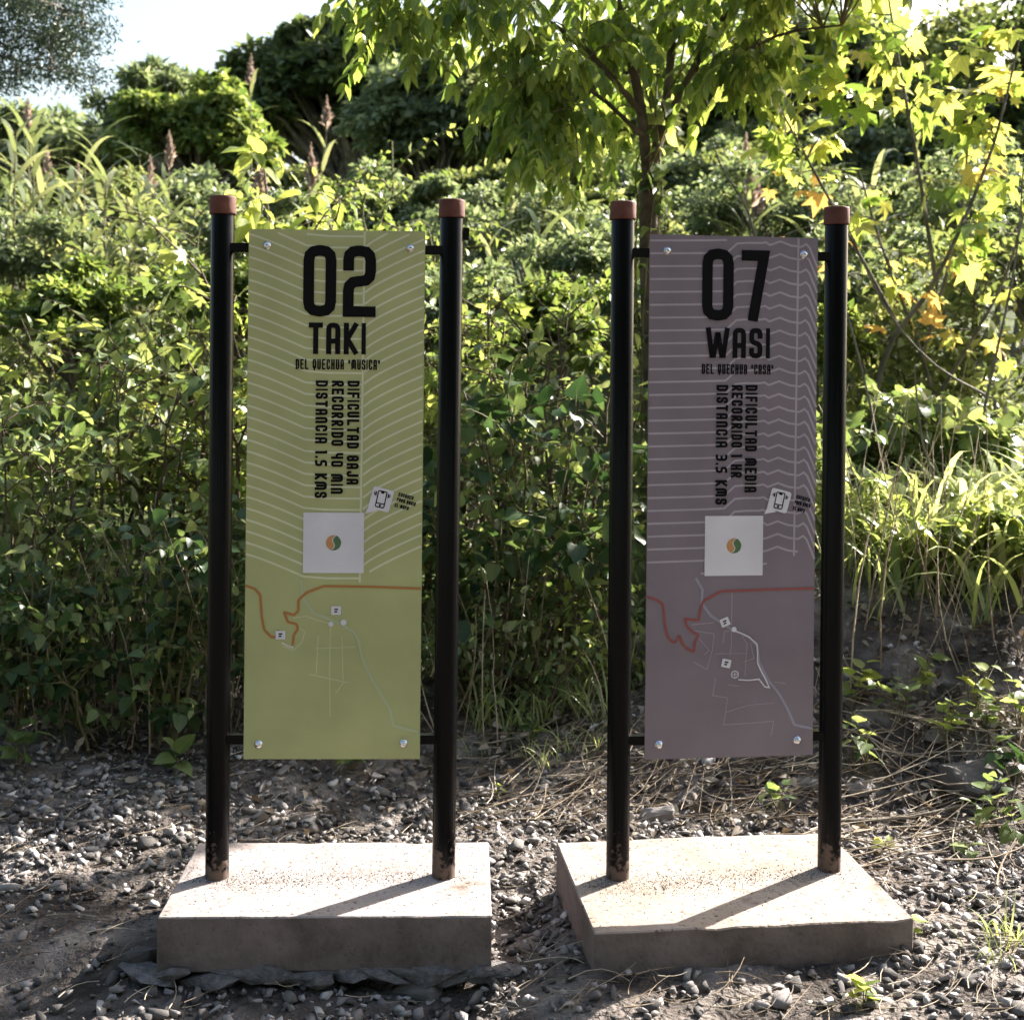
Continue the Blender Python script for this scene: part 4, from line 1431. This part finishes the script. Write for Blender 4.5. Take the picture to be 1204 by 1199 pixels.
WEEDS = [(px_, py_, .16, 15, .05, mt_, 'leafy lime weed sprouting from the rubble bank' if mt_ == 'lf_lime' else 'leafy green weed sprouting from the rubble bank') for px_, py_, mt_ in
         ((1000, 840, 'lf_lime'), (1060, 850, 'lf_mid'), (1110, 880, 'lf_lime'), (1160, 870, 'lf_mid'), (1195, 860, 'lf_lime'), (1085, 830, 'lf_lime'), (1020, 905, 'lf_mid'), (1140, 840, 'lf_lime'), (1200, 1000, 'lf_mid'), (1150, 985, 'lf_mid'))]
for px, py, h, n, s, mt, lab in WEEDS + [(1048, 1005, .05, 5, .045, 'lf_yellow', 'yellow green seedling at the right end of the mauve sign block'),
                                 (1140, 1012, .07, 5, .05, 'lf_mid', 'dark seedling below the boulder on the right bank'),
                                 (1070, 1105, .05, 5, .035, 'lf_lime', 'tiny lime seedling beside the mauve block corner'),
                                 (1015, 1186, .04, 10, .04, 'lf_lime', 'lime seedling flat on the gravel in front of the mauve block'),
                                 (915, 955, .08, 10, .035, 'lf_mid', 'small leafy weed behind the mauve sign block'),
                                 (585, 942, .05, 5, .03, 'lf_lime', 'tiny weed in rubble beside the right post of the olive sign'),
                                 (410, 905, .07, 10, .05, 'lf_mid', 'low weed at the hedge foot under the olive panel'),
                                 (205, 915, .10, 10, .06, 'lf_mid', 'low weed at the hedge foot left of the olive sign'),
                                 (22, 905, .14, 15, .07, 'lf_mid', 'low broad weed at the far left hedge foot'),
                                 (1190, 930, .14, 15, .06, 'lf_dark', 'dark leafy weed next to the boulder'),
                                 (625, 880, .12, 15, .05, 'lf_mid', 'green weed growing between the two signs')]:
    seedling(lab, px, py, h, n, s, mt, group='weeds on the rubble bank' if 'rubble bank' in lab else None)


# ------------------------------------------------------------------ the ash-leaved tree behind the mauve sign
def branch(pts, n=12):
    P = np.array([pw(*p) for p in pts])
    t = np.linspace(0, len(P) - 1, n)
    # Catmull-Rom
    out = []
    for u in t:
        i = min(int(u), len(P) - 2); f = u - i
        p0, p1, p2, p3 = P[max(i - 1, 0)], P[i], P[i + 1], P[min(i + 2, len(P) - 1)]
        out.append(.5 * ((2 * p1) + (-p0 + p2) * f + (2 * p0 - 5 * p1 + 4 * p2 - p3) * f * f + (-p0 + 3 * p1 - 3 * p2 + p3) * f ** 3))
    return np.array(out)


d0 = 5.9
ash_base = pw(772, 600, d0); ash_base[2] = float(terr(ash_base[0], d0))
ash = thing('ash_tree', 'forked tree with drooping feathery leaves rising behind the mauve sign', 'tree', tuple(ash_base))
zt = HC - ash_base[2]
base_py = CY + (HC - ash_base[2] + .1) / d0 * F
trunk = branch([(774, base_py, d0), (770, 500, d0), (764, 330, d0), (762, 215, d0)], 14)
B = [branch([(762, 215, d0), (752, 120, 5.8), (730, 20, 5.7), (705, -90, 5.5)]),
     branch([(762, 215, d0), (782, 130, d0), (792, 20, 6.0), (800, -110, 6.0)]),
     branch([(765, 190, d0), (800, 110, 5.8), (845, 30, 5.7), (905, -70, 5.5)]),
     branch([(752, 130, 5.8), (690, 60, 5.6), (620, 10, 5.4), (540, -25, 5.3)]),
     branch([(755, 160, 5.8), (700, 110, 5.7), (660, 100, 5.5), (600, 75, 5.4)], 9),
     branch([(700, -90, 5.5), (610, -110, 5.3), (520, -90, 5.2), (445, -30, 5.1)]),
     branch([(810, 85, 5.8), (860, 70, 5.6), (920, 40, 5.4), (990, 30, 5.2)], 9)]
RAD = [np.linspace(.029, .014, 12), np.linspace(.027, .015, 12), np.linspace(.022, .012, 12), np.linspace(.016, .005, 12), np.linspace(.012, .004, 9), np.linspace(.015, .005, 12), np.linspace(.011, .004, 9)]
V, Fc = tubes([trunk], [np.linspace(.052, .042, 14)], 10)
link('trunk', np_mesh('trunk', V - ash_base, Fc, M['bark'], True), ash)
for b, r in zip(B, RAD):
    V, Fc = tubes([b], [r], 7)
    link('limb', np_mesh('limb', V - ash_base, Fc, M['bark'], True), ash)
allb = np.concatenate(B)
Lv = Leaves(); lines, rad = [], []
spots = []
for (xa, xb, ya, yb, da, db, n) in [(420, 520, -30, 50, 4.9, 5.4, 7), (575, 680, 80, 205, 5.0, 5.7, 17), (540, 720, -30, 70, 5.0, 5.8, 18), (700, 960, -40, 50, 5.2, 6.2, 24),
                                    (690, 840, 50, 200, 6.0, 6.6, 6), (820, 1080, -190, -60, 4.6, 5.2, 26), (840, 960, 40, 110, 5.2, 5.8, 8), (330, 1000, -150, -30, 5.0, 6.4, 22)]:
    for k in range(n):
        spots.append(pw(rng.uniform(xa, xb), rng.uniform(ya, yb), rng.uniform(da, db)))
for s in spots:
    j = np.argmin(((allb - s) ** 2).sum(1) + .15 * rng.uniform(0, 1, len(allb)))
    q = allb[j]
    m = (q + s) / 2 + np.array((0, 0, .10))
    tw = curve3(q, m, s, 7, .006)
    lines.append(tw); rad.append(np.linspace(.005, .0018, 7))
    for c in range(5):                                              # compound leaves
        t = 1 - c * .16
        p, T = along(tw, 1, max(.1, t), max(.1, t))
        a = rng.uniform(0, 6.28)
        dr = norm(T[0] * .5 + np.array((math.cos(a), math.sin(a), .15)) * .9)
        ln = rng.uniform(.15, .25)
        r = curve3(p[0], p[0] + dr * ln * .6, p[0] + dr * ln * .85 + np.array((0, 0, -.55 * ln)), 6)
        lines.append(r); rad.append(np.linspace(.0016, .0008, 6))
        nl = 5
        P, TT = along(r, nl, .28, .95)
        side = norm(np.cross(TT, np.array((0, 0, 1.)) + rng.normal(0, .2, 3)))
        for sg in (-1, 1):
            D = norm(side * sg * .75 + TT * .55 + np.array((0, 0, -.45)) + rng.normal(0, .14, (nl, 3)))
            N = norm(np.array((0, 0, .8)) + np.array(SUN) * .3 + rng.normal(0, .3, (nl, 3)))
            Lv.add(P, D, N, rng.uniform(.05, .095, nl))
        Lv.add(r[-1:], norm(TT[-1:] + np.array((0, 0, -.5))), norm(rng.normal(0, .3, (1, 3)) + np.array((0, -.3, 1))), np.array([rng.uniform(.07, .09)]))
V, Fc = tubes(lines, rad, 4)
link('twigs', np_mesh('twigs', V - ash_base, Fc, M['twig'], True), ash)['kind'] = 'stuff'
emit(Lv, ash, 'lf_ash', 'leaflet', 'crown', 300)

# vine on its trunk
vn = thing('climbing_vine', 'ivy like vine with round leaves climbing the forked tree trunk', 'vine', tuple(ash_base))
Lv = Leaves(); lines, rad = [], []
for k in range(5):
    src = np.concatenate([trunk[3:], B[k % 3][:8]])
    ph = rng.uniform(0, 6.28)
    a = ph + np.linspace(0, 4, len(src))
    L = src + np.stack([np.cos(a), np.sin(a), np.zeros(len(src))], -1) * .065
    lines.append(L); rad.append(np.full(len(src), .004))
    leafy(Lv, L, 24, .08, 0.05, 1., .7, out=1.1, fwd=.1, up=.3)
V, Fc = tubes(lines, rad, 4)
link('stems', np_mesh('stems', V - ash_base, Fc, M['twig'], True), vn)
emit(Lv, vn, 'lf_mid', 'heart', 'foliage', 130)


# ------------------------------------------------------------------ saplings with lobed yellow-green leaves, right
def sapling(label, base_px, d, paths, zones, size, mat, nper, split, leaf='lobed', rbase=.018, bias=0.):
    b = pw(base_px, 600, d); b[2] = float(terr(b[0], d))
    root = thing('lobed_leaf_sapling', label, 'sapling', tuple(b))
    by = CY + (HC - b[2] + .05) / d * F
    Bs = []
    for pts in paths:
        if pts[0] is None:
            pts = [(base_px, by, d)] + pts[1:]
        Bs.append(branch(pts, 14))
    for i, bb in enumerate(Bs):
        V, Fc = tubes([bb], [np.linspace(rbase if i == 0 else rbase * .6, rbase * .22, 14)], 6)
        link('trunk' if i == 0 else 'limb', np_mesh('limb', V - b, Fc, M['bark_grey'], True), root)
    ab = np.concatenate(Bs)
    Lv = Leaves(); lines, rad = [], []
    for (xa, xb, ya, yb, da, db, n) in zones:
        for k in range(n):
            s = pw(rng.uniform(xa, xb), rng.uniform(ya, yb), rng.uniform(da, db))
            q = ab[np.argmin(((ab - s) ** 2).sum(1) + .2 * rng.uniform(0, 1, len(ab)))]
            tw = curve3(q, (q + s) / 2 + np.array((0, 0, .08)), s, 6, .008)
            lines.append(tw); rad.append(np.linspace(.0045, .0016, 6))
            leafy(Lv, tw, nper, size, .45, 1., .55, out=.9, fwd=.5, up=.7)
    V, Fc = tubes(lines, rad, 4)
    link('twigs', np_mesh('twigs', V - b, Fc, M['bark_grey'], True), root)['kind'] = 'stuff'
    emit(Lv, root, mat, leaf, 'foliage', split, bias=bias)


sapling('sapling with big lobed yellow green leaves arching above the mauve sign', 1010, 7.3,
        [[None, (1040, 420, 7.3), (1100, 330, 7.2), (1165, 180, 7.1), (1200, 40, 7.0)],
         [(1060, 390, 7.3), (1000, 280, 7.2), (940, 170, 7.1), (880, 60, 7.0)],
         [(1100, 330, 7.2), (1080, 200, 7.1), (1060, 90, 7.0), (1040, -30, 7.0)]],
        [(840, 1110, 15, 130, 6.7, 7.4, 30), (890, 1040, 110, 220, 6.8, 7.5, 10), (960, 1204, 150, 320, 6.8, 7.5, 11), (1100, 1220, 20, 160, 6.8, 7.4, 11)], .165, 'lf_yellow', 4, 290, bias=-.13, rbase=.02)
sapling('thin sapling with sparse orange tinged lobed leaves at the right edge', 1140, 7.6,
        [[None, (1120, 560, 7.6), (1085, 420, 7.5), (1040, 300, 7.4), (1010, 200, 7.3)],
         [(1100, 470, 7.5), (1180, 330, 7.3), (1215, 200, 7.2)],
         [(1085, 420, 7.5), (1130, 250, 7.5), (1140, 100, 7.4)]],
        [(1020, 1204, 230, 430, 7.0, 7.7, 14), (1100, 1204, 60, 220, 7.0, 7.7, 9), (880, 1010, 200, 330, 7.0, 7.8, 8)], .14, 'lf_yellow', 3, 110, bias=.14, rbase=.02)
sapling('sapling with broad pale leaves behind the olive sign left post', 340, 6.4,
        [[None, (335, 420, 6.4), (320, 300, 6.3), (310, 190, 6.2)], [(330, 380, 6.4), (380, 300, 6.3), (400, 240, 6.2)]],
        [(270, 360, 165, 300, 5.9, 6.6, 14), (300, 430, 240, 330, 5.9, 6.6, 10)], .12, 'lf_lime', 4, 80, leaf='ovate')

# bare stems in the right-hand thicket
for k, pts in enumerate([[(1130, 800, 5.2), (1120, 640, 5.2), (1085, 520, 5.2), (1075, 430, 5.2)], [(1075, 760, 5.3), (1050, 600, 5.3), (1010, 420, 5.3), (985, 330, 5.3)],
                         [(1170, 470, 6.4), (1100, 430, 6.3), (1040, 360, 6.2), (990, 250, 6.2)], [(900, 330, 6.6), (880, 250, 6.6), (850, 200, 6.6), (835, 160, 6.6)],
                         [(1140, 560, 6.0), (1175, 400, 6.0), (1195, 300, 6.0), (1204, 180, 6.0)]]):
    L = branch(pts, 10)
    gz0 = float(terr(L[0, 0], L[0, 1]))
    L = np.vstack([[L[0, 0] + .02, L[0, 1], gz0 - .03], L])
    V, Fc = tubes([L], [np.linspace(.009, .003, 11)], 5)
    root = thing('bare_stem', 'thin leafless grey stem standing in the thicket near the mauve sign', 'stem', (L[0, 0], L[0, 1], gz0), 0, 'bare stems in the right thicket')
    link('stem', np_mesh('stem', V - np.array((L[0, 0], L[0, 1], gz0)), Fc, M['bark_grey'], True), root)

# ------------------------------------------------------------------ middle shrubs on the slope
kinds = [('grey green shrub on the slope behind the hedge', 'lf_grey', 'ovate', .085), ('olive green shrub on the slope behind the hedge', 'lf_olive', 'ovate', .09),
         ('bright leafy shrub on the slope behind the hedge', 'lf_bright', 'ovate', .09)]
MID = [(-20, 8.0, 330, 260, 1), (90, 7.4, 300, 240, 2), (200, 8.5, 255, 260, 1), (300, 8.0, 280, 240, 2), (560, 8.0, 300, 240, 0), (640, 7.2, 330, 230, 2), (720, 8.6, 270, 240, 0),
       (830, 8.0, 300, 240, 0), (920, 7.6, 330, 240, 2), (1010, 8.8, 270, 260, 0), (1110, 8.2, 260, 260, 1), (1215, 8.6, 230, 240, 0),
       (40, 10.5, 250, 280, 0), (170, 11, 215, 260, 1), (330, 10.5, 225, 220, 0), (620, 11, 215, 280, 0), (760, 11.5, 200, 280, 1), (900, 11, 190, 280, 0), (1040, 11.5, 180, 280, 1), (1170, 11, 170, 280, 0)]
for px, d, ty, wp, k in MID:
    lab, mt, lf, sz = kinds[k]
    lab = lab.replace('on the slope behind the hedge', ('low on the slope ' if d < 9.5 else 'higher on the slope ') + place_words(px))
    if k != 1:
        crown_tree('slope_shrub', lab, 'shrub', px, d, ty, ty + 230 - 6 * d, wp, 'simple', sz * .72, mt, 34, 175, trunk_r=.03, group='shrubs on the slope', rough=.6, clump_r=.22, squash=1.1)
        continue
    shrub('slope_shrub', lab, 'shrub', px, d, ty, wp, 'simple', sz, mt, 14, 11, 13, 0, group='shrubs on the slope', depth=.8, side_len=.34)
shrub('round_bush', 'rounded fine leaved bush in the sun above the olive panel', 'bush', 455, 9.0, 190, 190, 'simple', .06, 'lf_bright', 26, 20, 14, 0, side_len=.2, depth=.9)


# ------------------------------------------------------------------ reeds on the left slope
def reed(px, d, top_y, plume):
    b = pw(px, 600, d); bz = float(terr(b[0], d))
    h = pw(px, top_y, d)[2] - bz
    where = place_words(px)
    lab = ('tall grey green reed with a feathery plume ' if plume else 'tall grey green reed with arching leaves ') + where
    root = thing('reed', lab, 'reed', (b[0], d, bz), 0, ('plumed reeds ' if plume else 'reeds ') + where)
    e = np.array((b[0] + rng.normal(0, .12), d + rng.normal(0, .1), bz + h))
    p0 = np.array((b[0], d, bz - .05))
    L = curve3(p0, (p0 + e) / 2 + np.array((0, 0, .1)), e, 8)
    V, Fc = tubes([L], [np.linspace(.014, .005, 8)], 5)
    link('stem', np_mesh('stem', V - np.array(root.location), Fc, M['twig'], True), root)
    Lv = Leaves()
    n = 15
    P, T = along(L, n, .35, .98)
    a = np.arange(n) * 2.6 + rng.uniform(0, 6)
    hor = np.stack([np.cos(a), np.sin(a), np.zeros(n)], -1)
    Lv.add(P, norm(T + hor * .75), norm(-hor + np.array((0, 0, .7))), rng.uniform(.4, .65, n))
    emit(Lv, root, 'reed', 'reedleaf', 'leaf_blades', 15, name='leaf')
    if plume:
        Lv = Leaves(); m = 130
        t = rng.uniform(0, 1, m)
        P = e + np.stack([np.zeros(m), np.zeros(m), t * .38], -1)
        D = norm(rng.normal(0, .35, (m, 3)) + np.array((.1, 0, 1.)))
        Lv.add(P, D, norm(rng.normal(0, 1, (m, 3))), .13 * (1.1 - t))
        emit(Lv, root, 'plume', 'thin', 'plume', 0, bias=.1)


for k in range(34):
    px = rng.uniform(-20, 200)
    reed(px, rng.uniform(10.0, 13.5), rng.uniform(150, 235) + (px > 140) * 25, k % 8 == 0)
for px, d, ty in ((296, 14, 100), (312, 9.2, 235), (345, 10, 220), (350, 14, 150)):
    reed(px, d, ty, True)
for k in range(8):
    px = rng.uniform(560, 760)
    reed(px, rng.uniform(9, 11), rng.uniform(260, 330), False)
for k in range(9):
    reed(rng.uniform(850, 1060), rng.uniform(9.5, 12), rng.uniform(190, 270), k % 3 == 0)

# ------------------------------------------------------------------ trees
for px, d, ty, wp, k in [(-30, 14.5, 205, 260, 0), (110, 15.5, 195, 260, 1), (240, 14, 205, 240, 0), (380, 14.5, 200, 250, 1), (500, 13.5, 205, 240, 0), (640, 15, 170, 260, 1),
                         (780, 15.5, 160, 260, 0), (920, 15, 150, 260, 1), (1060, 15.5, 140, 260, 0), (1200, 14.5, 130, 260, 1)]:
    crown_tree('slope_bush', ('tall grey green bush high on the slope ', 'tall olive bush high on the slope ')[k] + place_words(px), 'bush', px, d, ty, ty + 170, wp, 'simple', .10, ('lf_grey', 'lf_olive')[k],
               38, 230, trunk_r=.06, group=('grey bushes high on the slope', 'olive bushes high on the slope')[k], rough=.5, clump_r=.24)
# unseen trees assumed behind the viewer, added to cut sky light on the signs
for px, d, h, w in ((-7.5, -4.5, 7, 5.5), (-3.0, -6.0, 8, 5.5), (1.8, -5.2, 7.5, 5), (6.0, -4.2, 7, 5), (-11, -1.0, 7, 5), (11, -2.5, 5.5, 5)):
    crown_tree('sky_block_tree', 'assumed broad tree out of view behind the viewer, added to block sky light', 'tree', 0, d, 0, 0, 0, 'simple', .42, 'lf_far', 42, 130, trunk_r=.2,
               group='assumed trees behind the viewer blocking sky light', clump_r=.3, box=((px, d, h * .52), w * .55, h * .5))
crown_tree('broad_tree', 'big dark domed tree standing against the sky', 'tree', 418, 28, 5, 280, 330, 'simple', .24, 'lf_far', 130, 300, trunk_r=.3, clump_r=.2, rough=.12)
crown_tree('feathery_tree', 'pale feathery tree against the sky left of the domed tree', 'tree', 195, 24, 68, 230, 170, 'thin', .24, 'lf_grey', 45, 130, trunk_r=.15, rough=.6, clump_r=.2)
crown_tree('bright_tree', 'sunlit yellow green tree in front of the feathery tree', 'tree', 235, 17, 92, 260, 190, 'simple', .15, 'lf_bright', 55, 240, trunk_r=.12, rough=.5)
crown_tree('grey_tree', 'grey green tree right of the domed tree', 'tree', 515, 21, 55, 300, 220, 'simple', .17, 'lf_grey', 60, 260, trunk_r=.16)
crown_tree('grey_tree', 'olive tree deep behind the forked tree', 'tree', 690, 20, 10, 310, 260, 'simple', .17, 'lf_olive', 55, 250, trunk_r=.16)
crown_tree('grey_tree', 'dark tree deep behind the mauve sign', 'tree', 860, 23, 70, 330, 260, 'simple', .19, 'lf_far', 55, 250, trunk_r=.16)
crown_tree('grey_tree', 'grey tree with loose crown behind the lobed saplings', 'tree', 990, 20, -10, 300, 260, 'simple', .17, 'lf_grey', 50, 230, trunk_r=.16, rough=.5)
crown_tree('grey_tree', 'tall olive tree at the right behind the lobed saplings', 'tree', 1120, 18, 5, 330, 250, 'simple', .16, 'lf_olive', 50, 230, trunk_r=.15, rough=.5)
crown_tree('grey_tree', 'dark tree rising at the right edge of the thicket', 'tree', 1235, 16, -60, 400, 240, 'simple', .15, 'lf_far', 45, 230, trunk_r=.15, rough=.5)
crown_tree('grey_tree', 'low grey tree at the skyline behind the reeds', 'tree', 60, 27, 135, 260, 260, 'thin', .28, 'lf_grey', 50, 150, trunk_r=.15, rough=.5)
for px, d, ty in ((-60, 44, 120), (90, 46, 145), (260, 45, 135), (620, 44, 60), (800, 46, 60), (960, 44, 70), (1120, 46, 80), (1260, 44, 60)):
    crown_tree('hill_tree', 'distant dark tree closing the hillside ' + place_words(px), 'tree', px, d, ty, ty + 190, 260, 'simple', .45, 'lf_far', 40, 130, trunk_r=.25, group='distant hill trees', rough=.5)

crown_tree('shade_tree', 'assumed open crowned tree just off the right edge, added to shade the left ground', 'tree', 0, 6.6, 0, 0, 0, 'ovate', .13, 'lf_mid', 22, 62, trunk_r=.06, box=((3.05, 6.85, 4.0), .72, .7),
           rough=.4, clump_r=.24)  # assumed tree, added so its crown dapples the ground at left
# overhanging bluish branch, upper left; its trunk stands left of the frame
d1 = 9.5
tb = pw(-210, 600, d1); tb[2] = float(terr(tb[0], d1))
bt = thing('fine_leaved_tree', 'bluish fine leaved tree hanging into the sky at the upper left', 'tree', tuple(tb))
by = CY + (HC - tb[2] + .1) / d1 * F
trunk2 = branch([(-210, by, d1), (-200, 420, d1), (-180, 200, d1), (-170, 20, d1), (-150, -150, d1)], 14)
Bs = [branch([(-180, 120, d1), (-100, 80, 9.3), (-30, 60, 9.2), (60, 85, 9.1)]), branch([(-172, 40, d1), (-90, -10, 9.4), (0, 0, 9.3), (95, 15, 9.2)]),
      branch([(-160, -60, d1), (-90, -120, 9.4), (0, -90, 9.3), (70, -50, 9.2)])]
V, Fc = tubes([trunk2], [np.linspace(.12, .06, 14)], 9)
link('trunk', np_mesh('trunk', V - tb, Fc, M['bark_grey'], True), bt)
for b_ in Bs:
    V, Fc = tubes([b_], [np.linspace(.035, .008, 12)], 6)
    link('limb', np_mesh('limb', V - tb, Fc, M['bark_grey'], True), bt)
ab = np.concatenate(Bs)
Lv = Leaves(); lines, rad = [], []
for k in range(110):
    s = pw(rng.uniform(-140, 118), rng.uniform(-60, 105) , rng.uniform(8.8, 9.8))
    u = (s[0] - tb[0]) / 2.2
    q = ab[np.argmin(((ab - s) ** 2).sum(1) + .1 * rng.uniform(0, 1, len(ab)))]
    if np.linalg.norm(q - s) > .55:
        s = q + (s - q) * .5
    tw = curve3(q, (q + s) / 2 + np.array((0, 0, .05)), s, 5, .01)
    lines.append(tw); rad.append(np.linspace(.006, .002, 5))
    n = 150
    P = s + rng.normal(0, .085, (n, 3)) * np.array((1.2, 1, .7))
    Lv.add(P, norm(rng.normal(0, 1, (n, 3)) + np.array((.2, 0, -.3))), norm(rng.normal(0, .6, (n, 3)) + np.array((0, 0, .7))), rng.uniform(.028, .06, n))
V, Fc = tubes(lines, rad, 4)
link('twigs', np_mesh('twigs', V - tb, Fc, M['bark_grey'], True), bt)['kind'] = 'stuff'
emit(Lv, bt, 'lf_blue', 'thin', 'crown', 0)
